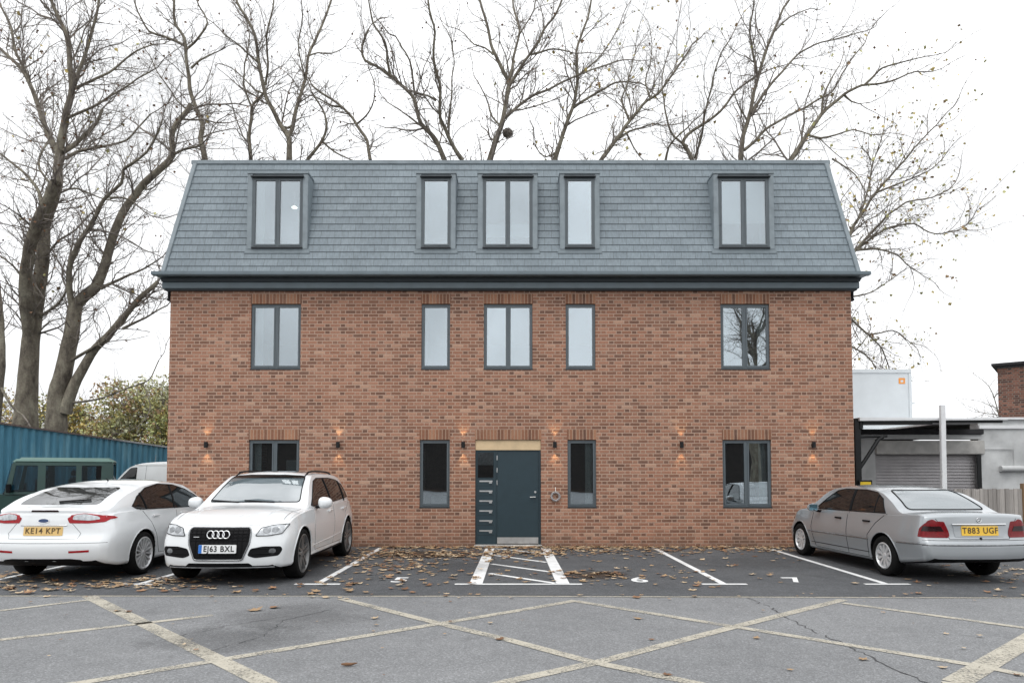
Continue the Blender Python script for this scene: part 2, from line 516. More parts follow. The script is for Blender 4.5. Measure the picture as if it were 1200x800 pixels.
def bark_mat(name, a, b, c2):
    m = N(name)
    c = m.coords()
    mp = m.n('Mapping'); mp.inputs['Scale'].default_value = (1, 1, 0.45); m.l(c, mp.inputs[0])
    f = m.noise(mp.outputs[0], 3.2, 6, 0.65)
    col = m.ramp(f, [(0.34, a), (0.5, b), (0.68, c2)])
    col = m.mix(1.0, col, m.ramp(m.noise(c, 14, 5, 0.7), [(0.3, 0.7), (0.7, 1.25)]), 'MULTIPLY')
    m.set(Base_Color=col, Roughness=0.9)
    m.bump(m.noise(mp.outputs[0], 12, 6, 0.7), 0.7, 0.05)
    return m.m
M['bark'] = bark_mat('plane tree bark', (0.075, 0.062, 0.05), (0.18, 0.158, 0.122), (0.29, 0.27, 0.21))
M['twig'] = plain('twig bark', (0.20, 0.175, 0.155), 0.9, 0, 0.3, 2)

def leaf_mat(name, col, vary=0.25):
    m = N(name)
    c = m.coords()
    f = m.noise(c, 7, 4)
    m.set(Base_Color=m.ramp(f, [(0.3, tuple(x * (1 - vary) for x in col)), (0.7, tuple(x * (1 + vary) for x in col))]), Roughness=0.7)
    return m.m
M['leaf_tan'] = leaf_mat('tan dead leaf', (0.34, 0.225, 0.125))
M['leaf_pale'] = leaf_mat('pale dead leaf', (0.48, 0.37, 0.245))
M['leaf_brown'] = leaf_mat('brown dead leaf', (0.17, 0.085, 0.04))
M['leaf_rust'] = leaf_mat('rust dead leaf', (0.27, 0.145, 0.075))
M['leaf_gold'] = leaf_mat('golden leaf', (0.52, 0.41, 0.14))
M['leaf_green'] = leaf_mat('green leaf', (0.33, 0.36, 0.14))
M['leaf_olive'] = leaf_mat('olive leaf', (0.46, 0.45, 0.20))
M['leaf_grey'] = leaf_mat('grey green leaf', (0.47, 0.48, 0.31))
M['leaf_dark'] = leaf_mat('dark evergreen leaf', (0.035, 0.05, 0.025))


def asphalt(name, lo, hi, speck, stain, scale=1.0, bright=None):
    m = N(name)
    c = m.coords()
    big = m.noise(c, 0.35, 6, 0.65)
    med = m.noise(c, 3.0, 6, 0.7)
    vo = m.n('TexVoronoi', Scale=95 * scale); m.l(c, vo.inputs['Vector'])
    cell = m.n('SeparateColor'); m.l(vo.outputs['Color'], cell.inputs[0])
    f = m.math('ADD', m.math('MULTIPLY', big, 0.55), m.math('MULTIPLY', med, 0.45))
    col = m.ramp(f, [(0.32, lo), (0.66, hi)])
    col = m.mix(1.0, col, m.ramp(cell.outputs[0], [(0.0, 1 - speck), (0.75, 1.0), (1.0, 1 + speck * 1.3)]), 'MULTIPLY')
    st = m.ramp(m.noise(c, 0.8, 7, 0.7), [(0.6, 0.0), (0.75, 1.0)])
    col = m.mix(m.math('MULTIPLY', st, stain), col, tuple(x * 0.45 for x in lo))
    m.set(Base_Color=col, Roughness=0.88)
    m.bump(m.math('ADD', vo.outputs['Distance'], med), 0.35, 0.01)
    return m.m
M['old_asphalt'] = asphalt('worn grey asphalt', (0.165, 0.170, 0.176), (0.24, 0.245, 0.251), 0.30, 0.45)
M['new_asphalt'] = asphalt('fresh dark asphalt', (0.056, 0.060, 0.066), (0.11, 0.115, 0.122), 0.42, 0.6)
M['earth'] = plain('rough earth and grass', (0.10, 0.095, 0.06), 0.95, 0, 0.4, 0.8, 0.4)
M['tar'] = plain('dark tar', (0.06, 0.06, 0.062), 0.9, 0, 0.3, 12)

def paint_mat(name, col, wear, under=0.0):
    m = N(name)
    c = m.coords()
    w = m.math('ADD', m.math('MULTIPLY', m.noise(c, 38, 5, 0.75), 0.6), m.math('MULTIPLY', m.noise(c, 2.3, 5, 0.7), 0.4))
    keep = m.ramp(w, [(max(0, wear - 0.06), 0.0), (wear + 0.05, 1.0)])
    m.set(Base_Color=m.ramp(m.noise(c, 6, 5), [(0.3, tuple(x * 0.88 for x in col)), (0.7, tuple(min(1, x * 1.08) for x in col))]), Roughness=0.8)
    tr = m.n('BsdfTransparent')
    mx = m.n('MixShader')
    m.l(keep, mx.inputs[0]); m.l(tr.outputs[0], mx.inputs[1]); m.l(m.b.outputs[0], mx.inputs[2])
    m.l(mx.outputs[0], m.out.inputs['Surface'])
    return m.m
M['white_line'] = paint_mat('white road paint', (0.74, 0.75, 0.75), 0.36)
M['cream_line'] = paint_mat('faded yellow road paint', (0.45, 0.42, 0.35), 0.465)

def stain_mat(name, col, dens):
    """A ragged stain that fades out towards the rim of its sheet."""
    m = N(name)
    g = m.coords('Generated')
    mp = m.n('Mapping'); mp.inputs['Location'].default_value = (-1, -1, 0); mp.inputs['Scale'].default_value = (2, 2, 0); m.l(g, mp.inputs[0])
    ln = m.n('VectorMath', operation='LENGTH'); m.l(mp.outputs[0], ln.inputs[0])
    c = m.coords()
    nz = m.math('ADD', m.math('MULTIPLY', m.noise(c, 2.2, 6, 0.7), 0.7), m.math('MULTIPLY', m.noise(c, 17, 6, 0.75), 0.55))
    k = m.ramp(m.math('SUBTRACT', nz, m.math('MULTIPLY', ln.outputs['Value'], 0.52)), [(0.2, 0.0), (0.46, dens)])
    m.set(Base_Color=col, Roughness=0.8)
    tr = m.n('BsdfTransparent'); mx = m.n('MixShader')
    m.l(k, mx.inputs[0]); m.l(tr.outputs[0], mx.inputs[1]); m.l(m.b.outputs[0], mx.inputs[2]); m.l(mx.outputs[0], m.out.inputs['Surface'])
    return m.m
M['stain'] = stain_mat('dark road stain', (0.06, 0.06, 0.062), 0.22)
M['leaf_mush'] = stain_mat('damp leaf stain', (0.055, 0.035, 0.022), 0.8)

# ================================================================== the ground
def sheet(name, x0, x1, y0, y1, z, m, **p):
    b = MB(); b.quad((x0, y0, z), (x1, y0, z), (x1, y1, z), (x0, y1, z))
    return b.build(name, m, None, **p)

sheet('ground', -400, 400, -400, 500, -0.012, M['earth'], kind='structure')
sheet('road', -60, 60, -60, 2.0, -0.004, M['old_asphalt'], kind='structure')
b = MB(); b.quad((-24, -5.93, 0), (0, -5.98, 0), (24, -6.45, 0), (24, 14, 0), (-24, 14, 0))
b.build('parking_area', M['new_asphalt'], None, kind='structure')

def strip_pts(b, p, q, w, z):
    p, q = Vector(p), Vector(q)
    d = (q - p).normalized(); nrm = Vector((-d.y, d.x)) * (w / 2)
    b.quad((p.x - nrm.x, p.y - nrm.y, z), (q.x - nrm.x, q.y - nrm.y, z), (q.x + nrm.x, q.y + nrm.y, z), (p.x + nrm.x, p.y + nrm.y, z))

ZL = 0.004
b = MB()
for x, xe, y0 in ((-2.77, -2.766, -0.25), (3.06, 3.045, -0.1), (5.46, 5.37, -0.5), (-5.29, -5.3, -0.3), (-7.66, -7.64, -0.3)):
    strip_pts(b, (x, y0), (xe, -5.02), 0.10, ZL)
    strip_pts(b, (xe - 0.32, -5.075), (xe + 0.33, -5.075), 0.09, ZL)
b.build('bay_line_marking', M['white_line'], None, kind='structure')
b = MB()
strip_pts(b, (-0.44, -0.2), (-0.5, -5.02), 0.19, ZL)
strip_pts(b, (0.74, -0.2), (0.75, -5.02), 0.19, ZL)
strip_pts(b, (-0.80, -5.075), (1.02, -5.075), 0.09, ZL)
for y0, y1 in ((-0.35, -1.3), (-1.55, -2.65), (-2.87, -3.85), (-4.02, -5.0)):
    strip_pts(b, (-0.335, y0), (0.64, y1), 0.09, ZL)
b.build('walkway_marking', M['white_line'], None, kind='structure')
for txt, x in (('5', -1.64), ('6', 1.9), ('7', 4.21)):
    me = text_mesh(txt, 0.62)
    for v in me.vertices: v.co = Vector((x + v.co.x * 0.85, -4.70 + v.co.y * 1.05, ZL))
    me.materials.append(M['white_line'])
    link('bay_number_marking', me, None, kind='structure')

b = MB()
ZY = 0.0002
def yl(*pts, w=0.16):
    w *= 0.8
    for p, q in zip(pts, pts[1:]): strip_pts(b, p, q, w, ZY)
yl((-5.45, -6.02), (-5.32, -6.15), (-1.85, -9.69), (-0.2, -11.37), w=0.20)
yl((-7.0, -9.5), (-4.84, -8.35), (-3.32, -7.21), w=0.13)
ZY += 0.0008
yl((-4.2, -10.4), (-3.25, -9.71), (-2.57, -9.15), (-0.75, -7.65), (0.015, -7.02), (0.81, -6.33), w=0.145)
yl((-7.4, -7.9), (-5.88, -6.97), (-5.26, -6.27), w=0.12)
yl((3.15, -10.2), (3.35, -9.69), (4.79, -8.45), (6.4, -7.05), w=0.24)
yl((-1.0, -10.5), (0.01, -9.64), (0.74, -9.12), (2.29, -7.81), (4.17, -6.27), w=0.15)
ZY += 0.0008
yl((-2.14, -6.21), (-0.75, -7.65), (-0.03, -8.35), (0.655, -9.1), (1.385, -9.71), (2.4, -10.7), w=0.15)
yl((0.807, -6.38), (2.23, -7.73), (3.135, -8.58), (3.84, -9.25), (4.01, -9.49), (5.2, -10.6), w=0.14)
yl((4.05, -6.5), (5.25, -7.85), (7.2, -9.9), w=0.13)
b.build('box_junction_marking', M['cream_line'], None, kind='structure')
b = MB()
ZY += 0.0008
yl((-22, -5.99), (0, -6.04), (22, -6.47), w=0.07)
b.build('road_edge_marking', M['cream_line'], None, kind='structure')
# long crack with a tar edge, patched stain
random.seed(5)
b = MB()
def crack(pts, w):
    P = []
    for (x0, y0), (x1, y1) in zip(pts, pts[1:]):
        for k in range(10):
            t = k / 10
            P.append((x0 + (x1 - x0) * t + random.uniform(-.03, .03), y0 + (y1 - y0) * t))
    for i, (p, q) in enumerate(zip(P, P[1:])):
        if random.random() < 0.12: continue
        strip_pts(b, p, (q[0] + (q[0]-p[0])*.1, q[1] + (q[1]-p[1])*.1), w * random.uniform(.5, 1.3), 0.0002 + 0.00002 * (i % 3))
crack([(2.99, -6.1), (3.07, -6.8), (3.02, -7.6), (3.07, -8.4), (3.08, -9.0), (3.15, -9.8)], 0.013)
crack([(-2.1, -6.9), (-2.45, -7.5), (-2.4, -8.2), (-2.75, -8.9)], 0.009)
crack([(-2.4, -7.2), (-2.9, -7.7), (-3.3, -8.3)], 0.007)
b.build('road_crack', M['tar'], None, kind='structure')

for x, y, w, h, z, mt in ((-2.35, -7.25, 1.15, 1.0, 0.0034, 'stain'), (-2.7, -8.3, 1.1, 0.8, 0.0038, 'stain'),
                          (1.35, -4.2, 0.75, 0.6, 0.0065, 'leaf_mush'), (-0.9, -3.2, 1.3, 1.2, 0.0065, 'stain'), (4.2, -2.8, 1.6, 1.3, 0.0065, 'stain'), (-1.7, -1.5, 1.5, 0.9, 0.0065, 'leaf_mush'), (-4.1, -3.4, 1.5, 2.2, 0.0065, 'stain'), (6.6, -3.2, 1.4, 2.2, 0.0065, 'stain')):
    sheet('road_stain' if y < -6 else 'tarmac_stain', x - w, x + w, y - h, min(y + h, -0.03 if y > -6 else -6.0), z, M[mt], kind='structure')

# ================================================================== the brick building
BD = 9.0                                   # depth of the building
bld = empty('brick_building', label='three storey red brick block with grey slate mansard roof and dark teal front door', category='building')
WZ = 5.60
wins1 = [(-5.72, -4.62, 2), (-1.966, -1.335, 1), (-0.593, 0.48, 2), (1.21, 1.864, 1), (4.62, 5.70, 2)]
wins0 = [(-5.72, -4.615, 2), (-1.985, -1.33, 1), (1.24, 1.866, 1), (4.625, 5.69, 2)]
Z1A, Z1B, Z0A, Z0B = 3.862, 5.319, 0.84, 2.324
DX0, DX1, DZ1 = -0.774, 0.66, 2.324
ops = [(a, c, Z1A, Z1B) for a, c, _ in wins1] + [(a, c, Z0A, Z0B) for a, c, _ in wins0] + [(DX0, DX1, 0.0, DZ1)]

def wall_with_openings(b, x0, x1, z0, z1, ops, yf, yb):
    xs = sorted({x0, x1} | {o[0] for o in ops} | {o[1] for o in ops})
    zs = sorted({z0, z1} | {o[2] for o in ops} | {o[3] for o in ops})
    for xa, xb in zip(xs, xs[1:]):
        for za, zb in zip(zs, zs[1:]):
            cx, cz = (xa + xb) / 2, (za + zb) / 2
            if any(o[0] < cx < o[1] and o[2] < cz < o[3] for o in ops): continue
            b.quad((xa, yf, za), (xb, yf, za), (xb, yf, zb), (xa, yf, zb))
            b.quad((xa, yb, za), (xa, yb, zb), (xb, yb, zb), (xb, yb, za))
    for a, c, z_0, z_1 in ops:
        b.quad((a, yf, z_0), (a, yf, z_1), (a, yb, z_1), (a, yb, z_0))
        b.quad((c, yf, z_0), (c, yb, z_0), (c, yb, z_1), (c, yf, z_1))
        b.quad((a, yf, z_1), (c, yf, z_1), (c, yb, z_1), (a, yb, z_1))
        b.quad((a, yf, z_0), (a, yb, z_0), (c, yb, z_0), (c, yf, z_0))

b = MB()
wall_with_openings(b, -7.5, 7.5, 0, WZ, ops, 0.0, 0.26)
b.box(-7.5, -7.25, 0.26, BD, 0, WZ); b.box(7.25, 7.5, 0.26, BD, 0, WZ); b.box(-7.25, 7.25, BD - 0.25, BD, 0, WZ)
b.build('wall', M['brick'], bld, recalc=True)
# rooms: floors, ceilings, partitions
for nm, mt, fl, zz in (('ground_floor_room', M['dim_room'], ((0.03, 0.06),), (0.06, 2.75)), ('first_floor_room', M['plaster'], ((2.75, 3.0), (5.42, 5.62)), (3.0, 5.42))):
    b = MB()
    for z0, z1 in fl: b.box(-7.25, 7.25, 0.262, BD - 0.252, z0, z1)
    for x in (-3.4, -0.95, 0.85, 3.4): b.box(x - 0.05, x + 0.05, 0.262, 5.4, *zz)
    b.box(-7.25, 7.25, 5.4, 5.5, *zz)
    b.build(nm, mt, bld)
# a desk, a worktop edge and boxes dimly seen through the ground floor panes
for x0, x1, y0, y1, z0, z1 in ((4.3, 6.2, 1.0, 1.7, 0.72, 0.76), (4.9, 5.5, 1.1, 1.5, 0.76, 1.12), (-2.6, -1.2, 1.3, 1.8, 0.70, 0.74), (-1.9, -1.5, 1.4, 1.7, 0.74, 1.05), (-6.4, -5.0, 1.0, 1.6, 0.74, 0.78), (-5.2, -4.95, 0.9, 1.2, 0.06, 1.9), (1.2, 2.6, 1.6, 2.1, 0.8, 0.84)):
    b = MB(); b.box(x0, x1, y0, y1, z0, z1); b.build('room_furniture', M['white_plastic'], bld, bevel=0.01)
# soldier courses above the openings
for a, c, z_1 in [(o[0], o[1], o[3]) for o in ops]:
    b = MB(); b.box(a - 0.01, c + 0.01, -0.003, 0.05, z_1, z_1 + 0.222)
    b.build('soldier_course', M['soldier'], bld)

def ring(b, x0, x1, z0, z1, w, y0, y1, wb=None):
    wb = wb or w
    b.box(x0, x0 + w, y0, y1, z0, z1); b.box(x1 - w, x1, y0, y1, z0, z1)
    b.box(x0 + w, x1 - w, y0, y1, z1 - w, z1); b.box(x0 + w, x1 - w, y0, y1, z0, z0 + wb)

def window(x0, x1, z0, z1, n, yf, blind=None, curtain=0):
    """Frame at yf (front face), n sashes side by side."""
    b = MB(); ring(b, x0, x1, z0, z1, 0.028, yf, yf + 0.09)
    if n == 2: b.box((x0 + x1) / 2 - 0.018, (x0 + x1) / 2 + 0.018, yf + 0.001, yf + 0.088, z0 + 0.028, z1 - 0.028)
    w = b.build('window', M['frame'], bld)
    xs = [x0 + 0.031, x1 - 0.031] if n == 1 else [x0 + 0.031, (x0 + x1) / 2 - 0.021, (x0 + x1) / 2 + 0.021, x1 - 0.031]
    for k in range(n):
        a, c = xs[2 * k], xs[2 * k + 1]
        b = MB(); ring(b, a, c, z0 + 0.031, z1 - 0.031, 0.032, yf - 0.008, yf + 0.06, 0.042)
        b.build('sash', M['frame'], w, bevel=0.004)
        b = MB(); b.box(a + 0.03, c - 0.03, yf + 0.014, yf + 0.030, z0 + 0.07, z1 - 0.06)
        b.build('pane', M['glass'], w)
    # white inner reveal boards and a handle on the inside
    b = MB()
    b.box(x0 - 0.0, x0 + 0.06, yf + 0.095, yf + 0.42, z0, z1); b.box(x1 - 0.06, x1, yf + 0.095, yf + 0.42, z0, z1)
    b.box(x0 + 0.06, x1 - 0.06, yf + 0.095, yf + 0.45, z0, z0 + 0.04)
    b.build('inner_reveal', M['white_plastic'], w)
    b = MB(); hx = xs[-2] + 0.02
    b.box(hx - 0.008, hx + 0.03, yf + 0.062, yf + 0.075, z0 + (z1 - z0) * .42, z0 + (z1 - z0) * .42 + 0.02)
    b.box(hx - 0.01, hx + 0.01, yf + 0.062, yf + 0.085, z0 + (z1 - z0) * .42, z0 + (z1 - z0) * .42 + 0.12)
    b.build('window_handle', M['white_plastic'], w, bevel=0.003)
    b = MB(); b.box(x0 - 0.012, x1 + 0.012, yf - 0.045, yf + 0.02, z0 - 0.026, z0 - 0.002)
    b.build('window_sill', M['sill'], w, bevel=0.004)
    b = MB(); b.box(x0 + 0.002, x1 - 0.002, yf - 0.012, yf + 0.03, z1 + 0.001, z1 + 0.016) if yf < 0 else b.box(x0 + 0.002, x1 - 0.002, yf + 0.001, yf + 0.03, z1 - 0.0, z1 - 0.0005)
    b.build('window_head', M['sill'], w)
    if blind:
        b = MB(); b.box(x0 + 0.07, x1 - 0.07, yf + 0.064, yf + 0.072, z0 + (z1 - z0) * blind[0], z0 + (z1 - z0) * blind[1])
        b.build('blind', M['blind'], w)
    if curtain:                            # a white curtain drawn back to one side
        b = MB(); W_ = 0.15
        xa = x0 + 0.07 if curtain < 0 else x1 - 0.07 - W_
        P = [(xa + W_ * k / 16, yf + 0.13 + 0.018 * math.sin(k * 1.9)) for k in range(17)]
        for p, q in zip(P, P[1:]): b.quad((p[0], p[1], z0 + 0.05), (q[0], q[1], z0 + 0.05), (q[0], q[1], z1 - 0.04), (p[0], p[1], z1 - 0.04))
        b.build('curtain', M['blind'], w, smooth=60)
    return w

for k, (a, c, n) in enumerate(wins1): window(a + 0.004, c - 0.004, Z1A + 0.02, Z1B - 0.012, n, 0.035, None, {0: -1, 4: 1}.get(k, 0))
for k, (a, c, n) in enumerate(wins0): window(a + 0.004, c - 0.004, Z0A + 0.02, Z0B - 0.012, n, 0.035, None, {0: -1, 2: 1, 3: 1}.get(k, 0))

# --- mansard roof
RB, RT = 7.62, 7.25                      # half widths at foot and top
YB, YT = -0.20, 0.42
def slope_y(z): return YB + (YT - YB) * (z - ROOF_Z0) / (ROOF_Z1 - ROOF_Z0)
def half(z): return RB + (RT - RB) * (z - ROOF_Z0) / (ROOF_Z1 - ROOF_Z0)
dorm = [(-5.69, -4.58, 2), (-1.966, -1.325, 1), (-0.611, 0.478, 2), (1.195, 1.845, 1), (4.58, 5.684, 2)]
DZA, DZB = 6.50, 8.12
b = MB()
ch = (ROOF_Z1 - ROOF_Z0) / COURSES
for i in range(COURSES):
    za, zb = ROOF_Z0 + i * ch, ROOF_Z0 + (i + 1) * ch
    cuts = []
    if za < DZB + 0.05 and zb > DZA + 0.03: cuts = [(a - 0.02, c + 0.02) for a, c, _ in dorm]
    xs = [-half(za) + 0.03] + [v for ct in cuts for v in ct] + [half(za) - 0.03]
    for k in range(0, len(xs), 2):
        xa, xb = xs[k], xs[k + 1]
        xat = xa if k else -half(zb) + 0.03
        xbt = xb if k + 2 < len(xs) else half(zb) - 0.03
        o = 0.012
        b.quad((xa, slope_y(za) - o, za), (xb, slope_y(za) - o, za), (xbt, slope_y(zb) - 0.001, zb + 0.002), (xat, slope_y(zb) - 0.001, zb + 0.002))
        b.quad((xa, slope_y(za) + 0.004, za), (xb, slope_y(za) + 0.004, za), (xb, slope_y(za) - o, za), (xa, slope_y(za) - o, za))
# flanks and back
for s in (-1, 1):
    b.quad((s * RB, YB, ROOF_Z0), (s * RB, BD + 0.2, ROOF_Z0), (s * RT, BD - 0.42, ROOF_Z1), (s * RT, YT, ROOF_Z1))
b.quad((-RB, BD + 0.2, ROOF_Z0), (RB, BD + 0.2, ROOF_Z0), (RT, BD - 0.42, ROOF_Z1), (-RT, BD - 0.42, ROOF_Z1))
b.quad((-RT, YT, ROOF_Z1), (RT, YT, ROOF_Z1), (RT, BD - 0.42, ROOF_Z1), (-RT, BD - 0.42, ROOF_Z1))
roof = b.build('roof', M['slate'], bld, recalc=False)
b = MB()                                   # top capping
b.box(-RT - 0.05, RT + 0.05, YT - 0.03, YT + 0.25, ROOF_Z1 - 0.02, ROOF_Z1 + 0.075)
b.build('ridge_capping', M['lead'], roof, bevel=0.012)
for s in (-1, 1):                          # hip cappings
    b = MB()
    p = Vector((s * (RB + 0.01), YB - 0.015, ROOF_Z0)); q = Vector((s * (RT + 0.01), YT - 0.015, ROOF_Z1 + 0.01))
    w = 0.10
    bot = [(p.x, p.y - 0.02, p.z), (p.x - s * w, p.y - 0.02, p.z), (p.x - s * w, p.y + 0.08, p.z), (p.x, p.y + 0.08, p.z)]
    tp = [(q.x, q.y - 0.02, q.z), (q.x - s * w, q.y - 0.02, q.z), (q.x - s * w, q.y + 0.08, q.z), (q.x, q.y + 0.08, q.z)]
    if s > 0: bot.reverse(); tp.reverse()
    b.hexa(bot, tp); b.build('hip_capping', M['lead'], roof, bevel=0.01)
# eaves: gutter, boards darkened as the shadow gap, fascia
b = MB()
b.box(-7.73, 7.74, -0.43, -0.30, 5.845, 5.925)
b.hexa([(-7.73, -0.30, 5.86), (7.74, -0.30, 5.86), (7.74, -0.05, 5.88), (-7.73, -0.05, 5.88)], [(-7.73, -0.30, 5.918), (7.74, -0.30, 5.918), (7.74, -0.05, 5.935), (-7.73, -0.05, 5.935)])
for s in (-1, 1): b.box(min(s * 7.56, s * 7.73), max(s * 7.56, s * 7.73), -0.05, BD + 0.2, 5.85, 5.93)
b.build('gutter', M['gutter'], bld, bevel=0.012)
b = MB(); b.box(-7.62, 7.62, -0.20, 0.3, 5.77, 5.843); b.box(-7.60, 7.60, -0.09, 0.25, 5.602, 5.63)
b.build('soffit', M['shadow_board'], bld)
b = MB(); b.box(-7.63, 7.63, -0.135, 0.28, 5.632, 5.768)
for s in (-1, 1): b.box(min(s * 7.50, s * 7.63), max(s * 7.50, s * 7.63), 0.28, BD + 0.1, 5.632, 5.768)
b.build('fascia', M['gutter'], bld, bevel=0.006)
for s in (-1, 1):                          # outlet swan-necks and drainpipes on the flanks
    b = MB()
    b.tube([(s * 7.60, 0.15, 5.63), (s * 7.60, 0.15, 5.50), (s * 7.555, 0.3, 5.36), (s * 7.555, 0.3, 0.02)], 0.04, 10)
    b.box(min(s * 7.52, s * 7.63), max(s * 7.52, s * 7.63), 0.1, 0.2, 5.42, 5.47)
    b.build('drainpipe', M['black_plastic'], bld, smooth=40)
# dormers
for i, (a, c, n) in enumerate(dorm):
    b = MB()
    yf = -0.115
    for s, x in ((-1, a), (1, c)):         # cheeks
        xo = x + s * 0.115
        x0, x1 = min(x, xo), max(x, xo)
        za, zb = DZA, DZB + 0.06
        b.hexa([(x0, yf + 0.002, za), (x1, yf + 0.002, za), (x1, slope_y(za) + 0.03, za), (x0, slope_y(za) + 0.03, za)],
               [(x0, yf + 0.002, zb), (x1, yf + 0.002, zb), (x1, slope_y(zb) + 0.03, zb), (x0, slope_y(zb) + 0.03, zb)])
    b.box(a - 0.125, c + 0.125, yf - 0.012, slope_y(DZB + 0.1) + 0.05, DZB + 0.062, DZB + 0.115)
    b.box(a, c, yf + 0.02, yf + 0.1, DZB, DZB + 0.06)
    d = b.build('dormer', M['lead'], bld, bevel=0.008)
    b = MB()                               # lead apron under the window
    b.hexa([(a - 0.17, slope_y(DZA - .09) - 0.018, DZA - 0.09), (c + 0.17, slope_y(DZA - .09) - 0.018, DZA - 0.09), (c + 0.17, slope_y(DZA - .09) - 0.005, DZA - 0.09), (a - 0.17, slope_y(DZA - .09) - 0.005, DZA - 0.09)],
           [(a - 0.13, slope_y(DZA) - 0.03, DZA + 0.02), (c + 0.13, slope_y(DZA) - 0.03, DZA + 0.02), (c + 0.13, slope_y(DZA) + 0.02, DZA + 0.02), (a - 0.13, slope_y(DZA) + 0.02, DZA + 0.02)])
    b.build('apron', M['apron'], d, bevel=0.004)
    b = MB(); b.box(a - 0.03, c + 0.03, yf - 0.06, yf + 0.03, DZB - 0.018, DZB + 0.0)
    b.build('shade_strip', M['sill'], d)  # black strip stands in for the shadow gap at the dormer head
    window(a + 0.004, c - 0.004, DZA + 0.045, DZB - 0.022, n, yf + 0.01, {2: (0.16, 0.35), 4: (0.36, 0.985)}.get(i), {0: -1}.get(i, 0))
# attic rooms behind the dormers
b = MB()
b.box(-7.1, 7.1, 0.6, 5.0, 5.95, 6.0); b.box(-7.1, 7.1, 0.75, 5.0, 8.45, 8.5); b.box(-7.1, 7.1, 4.9, 5.0, 6.0, 8.45)
for x in (-3.3, -0.95, 0.85, 3.3): b.box(x - 0.04, x + 0.04, 0.5, 4.9, 6.0, 8.45)
b.build('attic_shell', M['plaster'], bld)
m = N('lit ceiling lamp'); m.set(Base_Color=(0.9, 0.85, 0.7), Emission_Color=(1.0, 0.86, 0.62), Emission_Strength=14.0)
M['lamp_glow'] = m.m
b = MB(); b.lathe([(8.05, 0.0), (8.055, 0.06), (8.07, 0.075), (8.10, 0.04), (8.12, 0.0)], 'z', 20, (-5.28, 1.5, 0)); m = N('room pendant lamp'); m.set(Base_Color=(0.9, 0.85, 0.7), Emission_Color=(1.0, 0.9, 0.75), Emission_Strength=3.0); cl = b.build('ceiling_lamp', m.m, bld, smooth=40)
b = MB(); b.tube([(-5.28, 1.5, 8.12), (-5.28, 1.5, 8.45)], 0.008, 6); b.build('cord', M['white_plastic'], cl)

# --- entrance
dr = MB()
dr.box(DX0 + 0.003, DX0 + 0.453, 0.05, 0.11, 0.045, 2.095)           # letterbox side panel
panel = dr.build('mailbox_panel', M['door'], bld, bevel=0.004)
b = MB(); b.box(DX0 + 0.055, DX0 + 0.395, 0.036, 0.049, 1.50, 2.05); 
b.build('pane', M['glass'], panel)
b = MB(); b.box(DX0 + 0.06, DX0 + 0.39, 0.0485, 0.0492, 1.51, 1.77); b.build('dark_backing', M['ink'], panel)
b = MB(); b.box(DX0 + 0.06, DX0 + 0.39, 0.0485, 0.0492, 1.775, 2.04); b.build('etched_panel', M['lens_grey'], panel)
for k in range(6):
    z = 1.405 - k * 0.2155
    b = MB(); b.box(DX0 + 0.09, DX0 + 0.375, 0.038, 0.049, z, z + 0.03); b.box(DX0 + 0.09, DX0 + 0.375, 0.034, 0.038, z + 0.022, z + 0.031)
    s = b.build('letter_slot', M['steel'], panel, bevel=0.002)
    b = MB(); b.box(DX0 + 0.30, DX0 + 0.365, 0.030, 0.049, z - 0.033, z - 0.004)
    b.build('lock', M['steel'], s, bevel=0.004)
    b = MB(); b.box(DX0 + 0.05, DX0 + 0.41, 0.0475, 0.0495, z - 0.085, z - 0.08); b.build('seam', M['black_metal'], s)
b = MB(); b.box(DX0 + 0.470, DX1 - 0.045, 0.058, 0.105, 0.06, 2.085)
door = b.build('door', M['door'], bld, bevel=0.005)
b = MB(); b.box(DX0 + 0.453, DX0 + 0.468, 0.045, 0.12, 0.045, 2.098); b.box(DX1 - 0.043, DX1 - 0.003, 0.04, 0.12, 0.045, 2.098); b.box(DX0 + 0.468, DX1 - 0.043, 0.045, 0.12, 2.087, 2.098)
b.build('door_frame', M['door'], bld)
b = MB(); b.box(DX0 + 0.478, DX1 - 0.06, 0.05, 0.057, 0.065, 0.20); b.build('kick_plate', M['steel'], door)
for z in (1.93, 1.66, 1.39):
    b = MB(); b.tube([(DX0 + 0.475, 0.045, z - 0.05), (DX0 + 0.475, 0.045, z + 0.05)], 0.011, 10); b.build('hinge', M['steel'], door, smooth=40)
b = MB()
b.tube([(DX1 - 0.125, 0.058, 1.075), (DX1 - 0.125, 0.0, 1.075), (DX1 - 0.24, -0.003, 1.075)], 0.011, 10)
b.build('handle', M['steel'], door, smooth=50)
b = MB(); b.lathe([(0.045, 0.0), (0.045, 0.024), (0.058, 0.026)], 'y', 18, (DX1 - 0.125, 0, 1.185)); b.build('lock', M['steel'], door, smooth=50)
b = MB(); b.box(DX0 + 0.004, DX1 - 0.004, 0.03, 0.06, 2.10, 2.318); b.build('timber_panel', M['ply'], bld)
b = MB(); b.box(DX0 - 0.02, DX1 + 0.02, -0.06, 0.14, 0.006, 0.044); b.build('door_step', M['concrete'], bld, bevel=0.008)
b = MB(); b.lathe([(0.0, 0.0), (-0.012, 0.06), (-0.02, 0.075), (-0.012, 0.115), (0.0, 0.125)], 'y', 28, (-7.16, -0.002, 2.63)); b.build('round_vent', M['brick'], bld, smooth=40)

